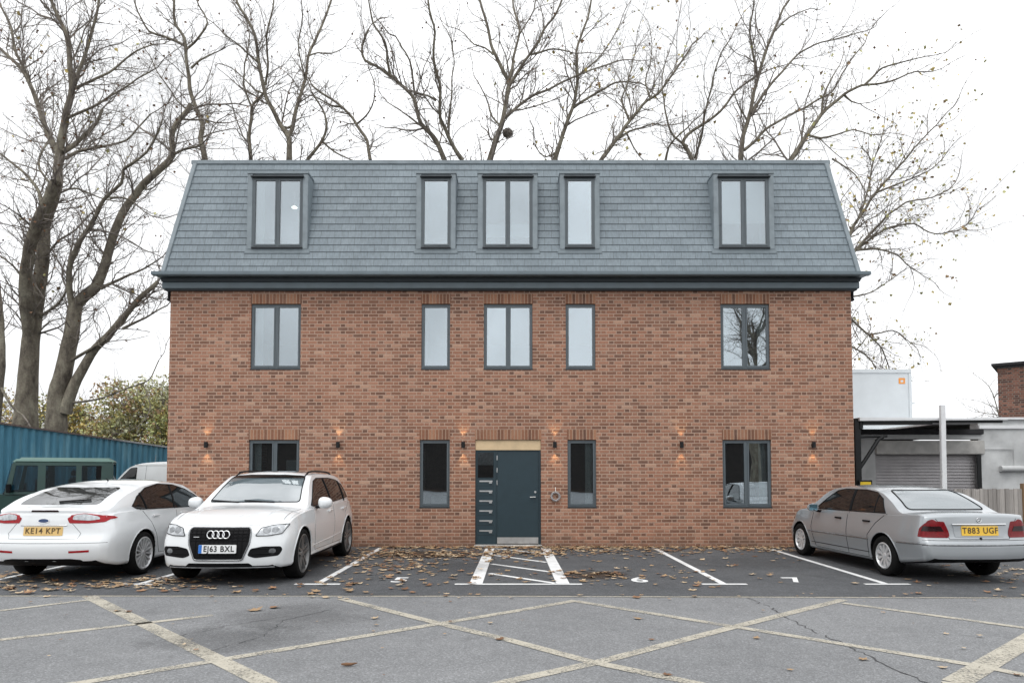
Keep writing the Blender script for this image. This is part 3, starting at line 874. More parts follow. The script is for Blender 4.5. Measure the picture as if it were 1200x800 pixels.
# --- up and down lamps on the wall
LAMPS = [(-6.628, 'black up and down wall lamp below the round vent at the left corner'),
         (-3.757, 'black up and down wall lamp on the brick above the back of the white SUV'),
         (-1.035, 'black up and down wall lamp between narrow window and left side of the door'),
         (0.96, 'black up and down wall lamp directly above the hanging hose coil'),
         (3.719, 'black up and down wall lamp left of the wide ground floor window near the saloon'),
         (6.59, 'black up and down wall lamp at the right end, above the silver saloon bonnet')]
for x, lab in LAMPS:
    r = empty('wall_lamp', (x, 0, 2.212), label=lab, category='lamp', group='up and down lamps along the brick front')
    b = MB(); yy = -0.075
    b.lathe([(-0.065, 0.036), (-0.065, 0.041), (0.065, 0.041), (0.065, 0.036), (-0.065, 0.036)], 'z', 20, (0, yy, 0))
    b.build('shade', M['black_metal'], r, smooth=40)
    b = MB(); b.box(-0.018, 0.018, yy + 0.036, 0.0, -0.03, 0.03); b.build('bracket', M['black_metal'], r)
    b = MB(); b.lathe([(-0.02, 0.0), (-0.02, 0.026), (0.02, 0.026), (0.02, 0.0)], 'z', 12, (0, yy, 0)); b.build('bulb', M['lamp_glow'], r)
    for s in (-1, 1):
        L = bpy.data.lights.new('lamp_beam', 'SPOT'); L.energy = 6.5; L.color = (1.0, 0.66, 0.30); L.spot_size = R(60); L.spot_blend = 0.5; L.shadow_soft_size = 0.012
        lo = bpy.data.objects.new('lamp_beam', L); COL.objects.link(lo); lo.parent = r
        lo.location = (0, yy, s * 0.067); lo.rotation_euler = (R(180) if s > 0 else 0, 0, 0)

# --- coil hanging by the door
r = empty('hose_coil', (0.972, -0.03, 1.09), label='small grey coil of hose hanging on the brick right of the door', category='hose')
b = MB(); random.seed(3)
P = []
for k in range(150):
    th = 2 * math.pi * k / 25
    rr = 0.088 + 0.016 * math.sin(k * 1.7) + random.uniform(-.004, .004)
    P.append((rr * math.cos(th), -0.012 + 0.016 * math.sin(k * 0.9), rr * math.sin(th)))
b.tube(P, 0.011, 6); b.build('loops', M['hose'], r, smooth=60)
b = MB(); b.tube([(0.0, 0.02, 0.2), (0.0, 0.0, 0.19), (0.006, -0.012, 0.09)], 0.006, 6); b.build('tail', M['white_plastic'], r, smooth=60)

# ================================================================== vehicles
class Car:
    """A lofted car body. Local frame: +y forward, +x the car's right, z up; s is the distance from the rear end."""
    def __init__(s, L, prof, tumble, crown, bow_r, bow_f, prof_r, prof_f, round_r=0.10):
        s.L = L
        s.p = {k: pchip(v) for k, v in prof.items()}
        s.tumble = tumble
        s.crown = pchip(crown)
        s.bow = (bow_r, bow_f)
        s.ends = (pchip(prof_r), pchip(prof_f))
        s.rr = round_r
    def section(s, t):
        P = {k: f(t) for k, f in s.p.items()}
        zt, zb, wb, wm, zm, ws, zs = P['zt'], P['zb'], P['wb'], P['wm'], P['zm'], P['ws'], P['zs']
        zr = max(zt - s.crown(t), zb + 0.006)
        wr = wb - 0.028 - s.tumble * (zr - zb)
        side = pchip([(zs + 0.07, ws), (zm, wm), (zb, wb)]) if zm < zb - 0.02 else pchip([(zs + 0.07, ws), (zb, wb)])
        pts = [(0, zs), (ws * 0.5, zs), (ws - 0.09, zs), (ws - 0.03, zs + 0.012), (ws - 0.006, zs + 0.04)]
        for k in range(11):
            z = zs + 0.07 + (zb - zs - 0.07) * k / 10
            pts.append((side(z), z))
        pts.append((wb - 0.012, zb + 0.006 * min(1, (zr - zb) / .05)))
        x0 = wb - 0.028
        for k in range(9):
            q = k / 8
            pts.append((x0 + (wr - x0) * q + 0.018 * math.sin(math.pi * q) * min(1, (zr - zb) / .25), zb + 0.006 + (zr - zb - 0.006) * q))
        for k in range(1, 10):
            x = wr * math.cos(math.pi / 2 * k / 9)
            pts.append((max(x, 0), zr + (zt - zr) * (1 - (x / wr) ** 2.6)))
        d = min(t, s.L - t)
        if d < s.rr:
            ins = s.rr * (1 - math.sqrt(max(0, 1 - (1 - d / s.rr) ** 2)))
            zc = (zs + zt) / 2
            hw, hh = max(wm, 0.3), (zt - zs) / 2
            pts = [(x * (hw - ins * 0.8) / hw, zc + (z - zc) * (hh - ins * 0.55) / hh) for x, z in pts]
        return pts
    def deform(s, x, t, z):
        y = t - s.L / 2
        E = 0.9
        if t < E:
            q = (1 - t / E) ** 2
            y += q * (s.bow[0] * (abs(x) / 0.9) ** 2.4 + s.ends[0](z))
        if t > s.L - E:
            q = (1 - (s.L - t) / E) ** 2
            y -= q * (s.bow[1] * (abs(x) / 0.9) ** 2.4 + s.ends[1](z))
        return (x, y, z)
    def body(s, root, mats, arches, arch_w=0.36):
        n = 96
        ts = set()
        for k in range(n + 1): ts.add(s.L * k / n)
        for k in range(1, 14):
            q = s.rr * (1 - math.cos(math.pi / 2 * k / 14))
            ts.add(q); ts.add(s.L - q)
        ts = sorted(ts)
        bm = bmesh.new()
        rows = []
        for t in ts:
            pts = s.section(t)
            m = len(pts)
            ring = []
            full = [(x, z) for x, z in pts] + [(-x, z) for x, z in reversed(pts[1:-1])]
            for x, z in full: ring.append(bm.verts.new(s.deform(x, t, z)))
            rows.append(ring)
        K = len(rows[0])
        for A, B in zip(rows, rows[1:]):
            for k in range(K):
                f = bm.faces.new((A[k], A[(k + 1) % K], B[(k + 1) % K], B[k]))
                kk = k if k < m else K - 1 - k
                f.material_index = 1 if kk < 3 else 0
        # gridded end caps
        for ring, t in ((rows[0], 0.0), (rows[-1], s.L)):
            pts = s.section(t)
            C = 14
            prev = [ring[0]] * (C + 1)
            for i in range(1, m):
                r, l = ring[i], ring[(K - i) % K]
                if i == m - 1: cur = [ring[i]] * (C + 1)
                else:
                    cur = [l]
                    for c in range(1, C):
                        x = pts[i][0] * (2 * c / C - 1)
                        cur.append(bm.verts.new(s.deform(x, t, pts[i][1])))
                    cur.append(r)
                for c in range(C):
                    vs = []
                    for v in (prev[c], prev[c + 1], cur[c + 1], cur[c]):
                        if v not in vs: vs.append(v)
                    if len(vs) >= 3:
                        try: bm.faces.new(vs)
                        except ValueError: pass
                prev = cur
        bmesh.ops.recalc_face_normals(bm, faces=bm.faces)
        s.bvh = BVHTree.FromBMesh(bm)
        me = bpy.data.meshes.new('body'); bm.to_mesh(me); bm.free()
        for mm in mats: me.materials.append(mm)
        o = link('body', me, root)
        # wheel arches
        cb = MB(); cb.mi = 1
        for ax, r, z in arches:
            for sd in (-1, 1):
                ring0, ring1 = [], []
                for k in range(40):
                    th = 2 * math.pi * k / 40
                    yy, zz = ax + r * math.cos(th), z + r * math.sin(th)
                    ring0.append((sd * 1.3, yy, zz)); ring1.append((sd * (0.92 - arch_w), yy, zz))
                cb.hexa(ring0, ring1) if sd < 0 else cb.hexa(ring1, ring0)
        cme = cb.mesh('cutter', mats)
        co = link('cutter', cme, root)
        md = o.modifiers.new('cut', 'BOOLEAN'); md.operation = 'DIFFERENCE'; md.object = co; md.solver = 'EXACT'
        dg = bpy.context.evaluated_depsgraph_get(); dg.update()
        nm = bpy.data.meshes.new_from_object(o.evaluated_get(dg))
        o.modifiers.clear(); o.data = nm
        bpy.data.objects.remove(co)
        for p in nm.polygons: p.use_smooth = True
        nm.set_sharp_from_angle(angle=R(42))
        s.root, s.o = root, o
        return o
    # ---- projecting shapes onto the body
    def cast(s, view, u, v):
        if view == 'L': o, d = Vector((-3, u, v)), Vector((1, 0, 0))
        elif view == 'R': o, d = Vector((3, u, v)), Vector((-1, 0, 0))
        elif view == 'F': o, d = Vector((u, 5, v)), Vector((0, -1, 0))
        elif view == 'B': o, d = Vector((u, -5, v)), Vector((0, 1, 0))
        else: o, d = Vector((u, v, 4)), Vector((0, 0, -1))
        loc, nrm, i, dist = s.bvh.ray_cast(o, d)
        if loc is None:
            loc, nrm, i, dist = s.bvh.find_nearest(o + d * (3.0 if view in 'LR' else 4.5))
        if nrm.dot(d) > 0: nrm = -nrm
        return loc, nrm
    def patch(s, name, view, poly, mat, off=0.004, step=0.045, parent=None, depth=0.012, clear=None, **props):
        """A polygon in the view's plane laid on the body with a little thickness."""
        bm = bmesh.new()
        bm.faces.new([bm.verts.new((u, v, 0)) for u, v in poly])
        for ax in (0, 1):
            lo = min(p[ax] for p in poly); hi = max(p[ax] for p in poly)
            k = lo + step
            while k < hi - 1e-4:
                no = Vector((1, 0, 0)) if ax == 0 else Vector((0, 1, 0))
                bmesh.ops.bisect_plane(bm, geom=bm.verts[:] + bm.edges[:] + bm.faces[:], plane_co=no * k, plane_no=no)
                k += step
        bmesh.ops.triangulate(bm, faces=[f for f in bm.faces if len(f.verts) > 4])
        top = {}
        nr = {}
        for v in bm.verts:
            loc, n = s.cast(view, v.co.x, v.co.y)
            top[v] = loc + n * off; nr[v] = n
        edges = [e for e in bm.edges if len(e.link_faces) == 1]
        low = {}
        for v, p in top.items(): v.co = p
        for e in edges:
            for v in e.verts:
                if v not in low: low[v] = bm.verts.new(top[v] - nr[v] * depth)
        for e in edges:
            a, b2 = e.verts
            bm.faces.new((a, b2, low[b2], low[a]))
        bmesh.ops.recalc_face_normals(bm, faces=bm.faces)
        # make the cover face outwards
        d = {'L': Vector((-1, 0, 0)), 'R': Vector((1, 0, 0)), 'F': Vector((0, 1, 0)), 'B': Vector((0, -1, 0)), 'T': Vector((0, 0, 1))}[view]
        big = [f for f in bm.faces if all(v in top for v in f.verts)]
        if sum(f.normal.dot(d) * f.calc_area() for f in big) < 0:
            bmesh.ops.reverse_faces(bm, faces=bm.faces)
        me = bpy.data.meshes.new(name); bm.to_mesh(me); bm.free()
        me.materials.append(mat)
        for p in me.polygons: p.use_smooth = True
        me.set_sharp_from_angle(angle=R(40))
        return link(name, me, parent or s.root, **props)
    def line(s, name, view, pts, r, mat, off=0.0, closed=False, parent=None, step=0.04, flat=None):
        P = []
        q = list(pts) + ([pts[0]] if closed else [])
        for (u0, v0), (u1, v1) in zip(q, q[1:]):
            n = max(1, int(math.hypot(u1 - u0, v1 - v0) / step))
            for k in range(n):
                P.append((u0 + (u1 - u0) * k / n, v0 + (v1 - v0) * k / n))
        if not closed: P.append(q[-1])
        W = []
        for u, v in P:
            loc, n = s.cast(view, u, v); W.append(loc + n * off)
        b = MB(); b.tube(W, r, 6, closed=closed)
        return b.build(name, mat, parent or s.root, smooth=70)
    def lettering(s, txt, view, u, v, size, mat, parent, off=0.012, sx=1.0, name='plate_text'):
        me = text_mesh(txt, size)
        flip = -1 if view == 'F' else 1
        for vt in me.vertices:
            loc, n = s.cast(view, u + flip * vt.co.x * sx, v + vt.co.y)
            vt.co = loc + n * off
        me.materials.append(mat)
        return link(name, me, parent)


def rounded(poly, r=0.03, n=4):
    out = []
    m = len(poly)
    for i in range(m):
        p0, p1, p2 = Vector(poly[i - 1]), Vector(poly[i]), Vector(poly[(i + 1) % m])
        a, c = (p0 - p1), (p2 - p1)
        rr = min(r, a.length * .45, c.length * .45)
        q0, q1 = p1 + a.normalized() * rr, p1 + c.normalized() * rr
        for k in range(n + 1):
            t = k / n
            q = q0 * (1 - t) ** 2 + p1 * 2 * t * (1 - t) + q1 * t * t
            out.append((q.x, q.y))
    return out

def mirror(poly): return [(-u, v) for u, v in reversed(poly)]


def wheel(root, x, y, r, w, spokes, rim_mat, side, rim_r, style='spoke'):
    """Wheel with its outer face towards side (-1 or +1)."""
    b = MB()
    rs = rim_r
    # rim barrel and lip
    b.lathe([(side * 0.0, rs), (side * (w / 2 - 0.012), rs + 0.006), (side * (w / 2 - 0.004), rs - 0.012), (side * (w / 2 - 0.02), rs - 0.022), (side * (w / 2 - 0.06), rs - 0.03), (side * -0.02, rs - 0.04)], 'x', 48)
    dish = w / 2 - 0.03
    b.lathe([(side * (dish + 0.008), 0.0), (side * (dish + 0.008), 0.03), (side * dish, 0.045), (side * (dish - 0.02), 0.075), (side * (dish - 0.04), 0.075)], 'x', 24)
    for k in range(spokes):
        th = 2 * math.pi * k / spokes + 0.3
        def pt(a, rad, off):
            return (a, rad * math.cos(th) - off * math.sin(th), rad * math.sin(th) + off * math.cos(th))
        if style == 'spoke': w0, w1, forks = 0.009, 0.015, [0.0]
        elif style == 'double': w0, w1, forks = 0.020, 0.016, [-0.028, 0.028]
        else: w0, w1, forks = 0.020, 0.031, [0.0]
        for f in forks:
            ra, rb = 0.05, rs - 0.02
            bot = [pt(side * (dish - 0.035), ra, f - w0), pt(side * (dish - 0.035), ra, f + w0), pt(side * (dish - 0.03), rb, f * 1.5 + w1), pt(side * (dish - 0.03), rb, f * 1.5 - w1)]
            tp = [pt(side * (dish + 0.002), ra, f - w0 * .8), pt(side * (dish + 0.002), ra, f + w0 * .8), pt(side * (dish + 0.012), rb, f * 1.5 + w1 * .8), pt(side * (dish + 0.012), rb, f * 1.5 - w1 * .8)]
            b.hexa(bot, tp)
    o = b.build('wheel', rim_mat, root, smooth=35)
    o.location = (x, y, r)
    b = MB()
    b.lathe([(side * (w / 2 - 0.012), rs + 0.004), (side * (w / 2), rs + 0.02), (side * (w / 2 + 0.004), rs + (r - rs) * 0.5), (side * (w / 2 - 0.004), r - 0.03), (side * (w / 2 - 0.02), r - 0.008), (side * (w / 2 - 0.045), r), (0, r), (side * (-w / 2 + 0.045), r), (side * (-w / 2 + 0.01), r - 0.02), (side * -w / 2, rs + 0.02), (side * (-w / 2 + 0.02), rs - 0.02)], 'x', 56)
    b.build('tyre', M['rubber'], o, smooth=50)
    b = MB(); b.lathe([(side * 0.01, 0.0), (side * 0.01, rs - 0.035)], 'x', 40); b.build('dark_gap_disc', M['black_metal'], o)  # black disc stands in for the shade between the spokes
    return o

def wing_mirror(root, x, y, z, side, fwd, paint, glass, size=(0.10, 0.075, 0.075)):
    bm = bmesh.new()
    bmesh.ops.create_icosphere(bm, subdivisions=3, radius=1.0)
    for v in bm.verts:
        c = v.co
        # squarish shell, flat on the side that faces backwards
        k = 1.0 / max(1e-6, (abs(c.x) ** 3 + abs(c.y) ** 3 + abs(c.z) ** 3) ** (1 / 3))
        c *= 0.5 + 0.5 * k
        if c.y * fwd < -0.3: c.y = -0.3 * fwd
        v.co = (c.x * size[0], c.y * size[1], c.z * size[2] * (1 - 0.12 * side * c.x))
    for f in bm.faces: f.smooth = True
    me = bpy.data.meshes.new('wing_mirror'); bm.to_mesh(me); bm.free(); me.materials.append(paint)
    me.set_sharp_from_angle(angle=R(40))
    o = link('wing_mirror', me, root); o.location = (x + side * 0.13, y, z)
    b = MB(); b.box(-0.075 , 0.075, 0.3 * -fwd * size[1] - 0.003, 0.3 * -fwd * size[1] + 0.003, -0.052, 0.052); b.build('mirror_glass', glass, o)
    b = MB(); b.tube([(-side * 0.16, 0.0, -0.075), (-side * 0.06, 0.0, -0.06), (0, 0, -0.04)], [0.024, 0.022, 0.03], 8); b.build('mirror_arm', M['black_plastic'], o, smooth=50)
    return o

def seams_and_handles(c, sides, doors, handles, hmat, zlo, zhi_pts):
    pass

# ------------------------------------------------------------------ white hatchback, seen from behind
root = empty('hatchback_car', (-6.70, -5.15 + 2.39, 0), 0.0, label='white five door hatchback seen from behind, leftmost of the parked cars, amber number plate', category='car')
L = 4.78
hb = Car(L, dict(
    zt=[(0, 1.03), (0.06, 1.075), (0.2, 1.10), (0.30, 1.125), (0.6, 1.235), (0.95, 1.335), (1.3, 1.415), (1.75, 1.47), (2.2, 1.485), (2.7, 1.44), (2.95, 1.36), (3.55, 1.05), (4.1, 0.97), (4.5, 0.86), (L, 0.72)],
    zb=[(0, 0.93), (0.25, 0.985), (0.8, 1.0), (1.6, 0.985), (3.0, 0.95), (3.6, 0.92), (4.3, 0.82), (L, 0.66)],
    wb=[(0, 0.76), (0.25, 0.845), (0.7, 0.885), (1.4, 0.90), (3.4, 0.895), (4.2, 0.84), (L, 0.70)],
    wm=[(0, 0.855), (0.25, 0.915), (0.8, 0.935), (1.8, 0.94), (3.6, 0.94), (4.3, 0.90), (L, 0.78)],
    zm=[(0, 0.66), (1.2, 0.70), (L, 0.5)],
    ws=[(0, 0.83), (0.3, 0.88), (1.0, 0.90), (3.8, 0.90), (L, 0.76)],
    zs=[(0, 0.27), (0.5, 0.21), (1.2, 0.2), (4.0, 0.19), (L, 0.22)]),
    0.42, [(0, 0.05), (0.3, 0.05), (1.0, 0.055), (2.6, 0.06), (3.6, 0.07), (L, 0.05)],
    0.16, 0.34, [(0.25, 0.10), (0.36, 0.03), (0.52, 0.0), (0.64, 0.03), (0.68, 0.06), (0.9, 0.085), (1.0, 0.10), (1.06, 0.07), (1.12, 0.08)],
    [(0.2, 0.08), (0.45, 0.0), (0.7, 0.1), (0.9, 0.2)])
yr, yf = -L / 2 + 1.06, -L / 2 + 1.06 + 2.85
hb.body(root, [M['white_paint'], M['black_plastic']], [(yr, 0.375, 0.335), (yf, 0.375, 0.335)])
Y0 = -L / 2
# rear window, tail lamps, plate, trims
hb.patch('rear_window', 'B', rounded([(-0.60, 1.118), (0.60, 1.118), (0.525, 1.36), (-0.525, 1.36)], 0.06), M['rear_glass'], 0.003)
lamp = [(0.325, 0.935), (0.36, 0.865), (0.60, 0.86), (0.80, 0.875), (0.845, 0.925), (0.74, 0.975), (0.55, 1.005), (0.42, 0.99)]
for mir in (False, True):
    P = rounded(mirror(lamp) if mir else lamp, 0.02)
    t = hb.patch('tail_light', 'B', P, M['red_lens'], 0.006, 0.02)
    inner = [(0.405, 0.965), (0.40, 0.915), (0.62, 0.900), (0.745, 0.915), (0.71, 0.958), (0.55, 0.995), (0.44, 0.983)]
    hb.patch('clear_lens', 'B', rounded(mirror(inner) if mir else inner, 0.02), M['clear_lens'], 0.011, 0.02, parent=t)
    lampside = [(Y0 + 0.0, 0.86), (Y0 + 0.36, 0.915), (Y0 + 0.33, 0.95), (Y0 + 0.10, 0.985)]
    refl = [(0.40, 0.445), (0.66, 0.455), (0.66, 0.485), (0.40, 0.475)]
    hb.patch('reflector', 'B', mirror(refl) if mir else refl, M['red_lens'], 0.004)
hb.patch('brake_light', 'B', rounded([(-0.20, 1.025), (0.20, 1.025), (0.19, 1.05), (-0.19, 1.05)], 0.01), M['dark_lens'], 0.004)
pl = hb.patch('number_plate', 'B', rounded([(-0.28, 0.69), (0.28, 0.69), (0.28, 0.815), (-0.28, 0.815)], 0.012), M['plate_tan'], 0.008)
hb.lettering('KE14 KPT', 'B', 0, 0.753, 0.115, M['brown_ink'], pl, 0.011, 0.95)
bdg = hb.patch('badge', 'B', [(0.085 * math.cos(k * math.pi / 10), 0.90 + 0.036 * math.sin(k * math.pi / 10)) for k in range(20)], M['chrome'], 0.008)
hb.patch('badge_oval', 'B', [(0.073 * math.cos(k * math.pi / 10), 0.90 + 0.027 * math.sin(k * math.pi / 10)) for k in range(20)], M['badge_blue'], 0.011, parent=bdg)
hb.patch('rear_trim', 'B', rounded([(-0.62, 0.27), (0.62, 0.27), (0.55, 0.345), (0.42, 0.362), (-0.42, 0.362), (-0.55, 0.345)], 0.02), M['black_plastic'], 0.006)
hb.line('boot_seam', 'B', [(-0.40, 0.86), (-0.52, 0.72), (-0.49, 0.645), (0.49, 0.645), (0.52, 0.72), (0.40, 0.86)], 0.0035, M['lens_grey'])
hb.line('bumper_seam', 'B', [(-0.86, 0.585), (0.86, 0.585)], 0.004, M['lens_grey'])
hb.line('plate_trim', 'B', [(-0.33, 0.835), (0.33, 0.835)], 0.010, M['chrome'])
hb.line('rear_wiper', 'B', [(0.02, 1.145), (0.2, 1.16), (0.43, 1.172)], 0.013, M['black_plastic'], 0.018)
b = MB()                                   # aerial
b.tube([(0, -0.75, 1.455), (0, -0.83, 1.50)], [0.012, 0.004], 6); b.build('aerial', M['black_plastic'], root, smooth=50)
for sd, view in ((1, 'R'), (-1, 'L')):
    dlo = [(Y0 + 0.83, 1.075), (Y0 + 0.95, 1.03), (Y0 + 1.15, 1.015), (Y0 + 3.2, 0.975), (Y0 + 3.38, 0.985), (Y0 + 3.05, 1.18), (Y0 + 2.75, 1.30), (Y0 + 2.35, 1.385), (Y0 + 1.85, 1.405), (Y0 + 1.4, 1.345), (Y0 + 1.05, 1.215)]
    wn = hb.patch('side_windows', view, rounded(dlo, 0.03), M['car_glass'], 0.004)
    hb.line('window_trim', view, dlo, 0.008, M['black_plastic'], 0.003, True, wn)
    for yy, d in ((Y0 + 2.12, 0.03), (Y0 + 1.22, -0.02)):
        hb.line('pillar', view, [(yy, 1.01), (yy + d * 3, 1.38 if d > 0 else 1.27)], 0.016, M['black_plastic'], 0.003, parent=wn)
    for pts in ([(Y0 + 2.12, 0.99), (Y0 + 2.1, 0.55), (Y0 + 2.12, 0.27), (Y0 + 3.3, 0.27), (Y0 + 3.42, 0.6), (Y0 + 3.4, 0.95)], [(Y0 + 1.02, 1.02), (Y0 + 1.25, 0.82), (Y0 + 1.42, 0.6), (Y0 + 1.55, 0.3), (Y0 + 2.12, 0.27)]):
        hb.line('door_seam', view, pts, 0.004, M['lens_grey'])
    hb.patch('tail_light_side', view, rounded([(Y0 + 0.10, 0.885), (Y0 + 0.42, 0.925), (Y0 + 0.36, 0.955), (Y0 + 0.12, 0.985)], 0.015), M['red_lens'], 0.006)
    for yy in (Y0 + 1.30, Y0 + 2.25):
        hb.line('door_handle', view, [(yy, 0.90), (yy + 0.19, 0.90)], 0.016, M['white_paint'], 0.02)
    for ax in (yr, yf):
        hb.line('arch_lip', view, [(ax + 0.385 * math.cos(math.pi * k / 16), 0.335 + 0.385 * math.sin(math.pi * k / 16)) for k in range(-1, 18)], 0.012, M['white_paint'], -0.004)
        wheel(root, sd * 0.83, ax, 0.335, 0.225, 15, M['alloy'], sd, 0.25)
    wing_mirror(root, sd * 0.93, Y0 + 3.22, 1.02, sd, 1, M['white_paint'], M['car_glass'])
hb.patch('windscreen', 'F', rounded([(-0.66, 1.08), (0.66, 1.08), (0.54, 1.42), (-0.54, 1.42)], 0.05), M['windscreen'], 0.003)
hb.patch('grille', 'F', rounded([(-0.5, 0.3), (0.5, 0.3), (0.4, 0.55), (-0.4, 0.55)], 0.05), M['black_plastic'], 0.004)

# ------------------------------------------------------------------ white SUV, seen from the front
L = 4.63
root = empty('suv_car', (-4.09, -5.32 + L / 2, 0), R(180), label='white SUV facing the viewer with black grille, four chrome rings and white number plate', category='car')
sv = Car(L, dict(
    zt=[(0, 0.95), (0.06, 1.0), (0.25, 1.2), (0.5, 1.46), (0.75, 1.55), (1.4, 1.615), (2.0, 1.625), (2.5, 1.60), (2.62, 1.56), (2.9, 1.42), (3.38, 1.125), (3.5, 1.085), (3.9, 1.04), (4.2, 0.985), (4.45, 0.91), (4.57, 0.86), (L, 0.80)],
    zb=[(0, 0.92), (0.3, 1.02), (1.0, 1.06), (2.2, 1.03), (3.2, 1.01), (3.6, 0.985), (4.1, 0.925), (4.4, 0.85), (L, 0.74)],
    wb=[(0, 0.76), (0.3, 0.84), (0.9, 0.895), (2.0, 0.915), (3.2, 0.91), (3.9, 0.90), (4.3, 0.875), (L, 0.80)],
    wm=[(0, 0.82), (0.3, 0.90), (1.0, 0.945), (3.4, 0.95), (4.1, 0.945), (4.4, 0.91), (L, 0.845)],
    zm=[(0, 0.7), (2, 0.72), (3.6, 0.72), (L, 0.58)],
    ws=[(0, 0.80), (0.4, 0.88), (1.2, 0.91), (3.6, 0.915), (4.2, 0.905), (L, 0.82)],
    zs=[(0, 0.34), (0.6, 0.27), (1.4, 0.25), (3.6, 0.24), (4.2, 0.23), (L, 0.235)]),
    0.40, [(0, 0.05), (0.6, 0.05), (2.4, 0.06), (3.4, 0.085), (3.9, 0.055), (L, 0.06)],
    0.2, 0.20, [(0.3, 0.08), (0.5, 0), (0.9, 0.05), (1.4, 0.12)],
    [(0.2, 0.10), (0.30, 0.015), (0.42, 0.0), (0.56, 0.01), (0.66, 0.03), (0.80, 0.06), (0.9, 0.14), (1.0, 0.2)], 0.09)
Y0 = -L / 2; YF = L / 2
yf, yr = YF - 0.88, YF - 0.88 - 2.81
sv.body(root, [M['white_paint'], M['black_plastic']], [(yr, 0.41, 0.37), (yf, 0.41, 0.37)])
gr = [(-0.40, 0.815), (0.40, 0.815), (0.435, 0.78), (0.425, 0.60), (0.34, 0.385), (0.31, 0.37), (-0.31, 0.37), (-0.34, 0.385), (-0.425, 0.60), (-0.435, 0.78)]
g = sv.patch('grille', 'F', rounded(gr, 0.03), M['black_plastic'], 0.006)
sv.line('grille_surround', 'F', rounded(gr, 0.03), 0.012, M['lens_grey'], 0.004, True, g)
for k in range(13):
    x = -0.39 + 0.065 * k
    zlo = 0.40 if abs(x) < 0.33 else 0.62
    sv.line('grille_slat', 'F', [(x, zlo), (x, 0.795)], 0.006, M['ink'], 0.009, parent=g)
for k in range(4):
    sv.line('grille_bar', 'F', [(-0.41, 0.64 + 0.045 * k), (0.41, 0.64 + 0.045 * k)], 0.006, M['ink'], 0.010, parent=g)
bdg = None
for k in range(4):
    pts = [(-0.108 + 0.072 * k + 0.048 * math.cos(a * math.pi / 12), 0.715 + 0.048 * math.sin(a * math.pi / 12)) for a in range(24)]
    bdg_k = sv.line('badge_ring', 'F', pts, 0.0095, M['chrome'], 0.028, True, g, step=0.5)
sv.line('grille_script', 'F', [(0.27, 0.685), (0.35, 0.685)], 0.006, M['chrome'], 0.018, parent=g)
pl = sv.patch('number_plate', 'F', rounded([(-0.26, 0.465), (0.26, 0.465), (0.26, 0.580), (-0.26, 0.580)], 0.012), M['plate_white'], 0.032, depth=0.03)
sv.patch('plate_band', 'F', [(0.212, 0.467), (0.258, 0.467), (0.258, 0.578), (0.212, 0.578)], M['plate_blue'], 0.0345, parent=pl, depth=0.002)
sv.lettering('EJ63 BXL', 'F', -0.022, 0.522, 0.108, M['ink'], pl, 0.0355, 0.93)
hl = [(-0.495, 0.70), (-0.66, 0.70), (-0.82, 0.725), (-0.875, 0.85), (-0.70, 0.838), (-0.555, 0.805)]
for mir in (True, False):
    P = rounded(mirror(hl) if mir else hl, 0.015)
    h = sv.patch('headlight', 'F', P, M['clear_lens'], 0.006)
    sv.line('headlight_rim', 'F', P, 0.006, M['black_plastic'], 0.005, True, h)
    for cx, rr in ((-0.63, 0.042), (-0.735, 0.036)):
        cc = -cx if mir else cx
        sv.patch('lamp_lens', 'F', [(cc + rr * 1.25 * math.cos(a * math.pi / 10), 0.775 + rr * math.sin(a * math.pi / 10)) for a in range(20)], M['lens_grey'], 0.010, parent=h)
    it = [(-0.40, 0.43), (-0.44, 0.525), (-0.60, 0.555), (-0.82, 0.55), (-0.84, 0.50), (-0.80, 0.42), (-0.50, 0.395)]
    P = rounded(mirror(it) if mir else it, 0.03)
    k = sv.patch('air_intake', 'F', P, M['black_plastic'], 0.004)
    cc = 0.72 if mir else -0.72
    sv.patch('fog_lamp', 'F', [(cc + 0.045 * math.cos(a * math.pi / 8), 0.485 + 0.04 * math.sin(a * math.pi / 8)) for a in range(16)], M['lens_grey'], 0.008, parent=k)
    for z in (0.45, 0.52):
        sg = -1 if not mir else 1
        sv.line('intake_bar', 'F', [(sg * 0.46, z), (sg * 0.80, z + 0.01)], 0.006, M['ink'], 0.008, parent=k)
sv.patch('lower_grille', 'F', rounded([(-0.47, 0.285), (0.47, 0.285), (0.42, 0.325), (-0.42, 0.325)], 0.015), M['black_plastic'], 0.004)
sv.line('bumper_lip', 'F', [(-0.74, 0.262), (0.74, 0.262)], 0.012, M['lens_grey'], 0.004)
for sg in (-1, 1):
    sv.line('bonnet_crease', 'T', [(sg * 0.50, YF - 0.22), (sg * 0.60, YF - 1.15)], 0.006, M['white_paint'], 0.001)
    sv.line('bonnet_seam', 'T', [(sg * 0.775, YF - 0.42), (sg * 0.80, YF - 1.15)], 0.004, M['lens_grey'])
sv.line('bonnet_edge', 'F', [(-0.52, 0.845), (0.52, 0.845)], 0.004, M['lens_grey'])
ws = [(-0.715, 1.125), (0.715, 1.125), (0.60, 1.535), (0.3, 1.553), (-0.3, 1.553), (-0.60, 1.535)]
w = sv.patch('windscreen', 'F', rounded(ws, 0.05), M['windscreen'], 0.004)
sv.line('windscreen_seal', 'F', rounded(ws, 0.05), 0.009, M['black_plastic'], 0.003, True, w)
sv.patch('shade_band', 'F', [(-0.60, 1.50), (0.60, 1.50), (0.588, 1.536), (0.3, 1.549), (-0.3, 1.549), (-0.588, 1.536)], M['car_glass'], 0.006, parent=w)
for x in (-0.35, 0.2):
    sv.line('wiper', 'F', [(x, 1.118), (x + 0.2, 1.128), (x + 0.48, 1.142)], 0.010, M['black_plastic'], 0.014)
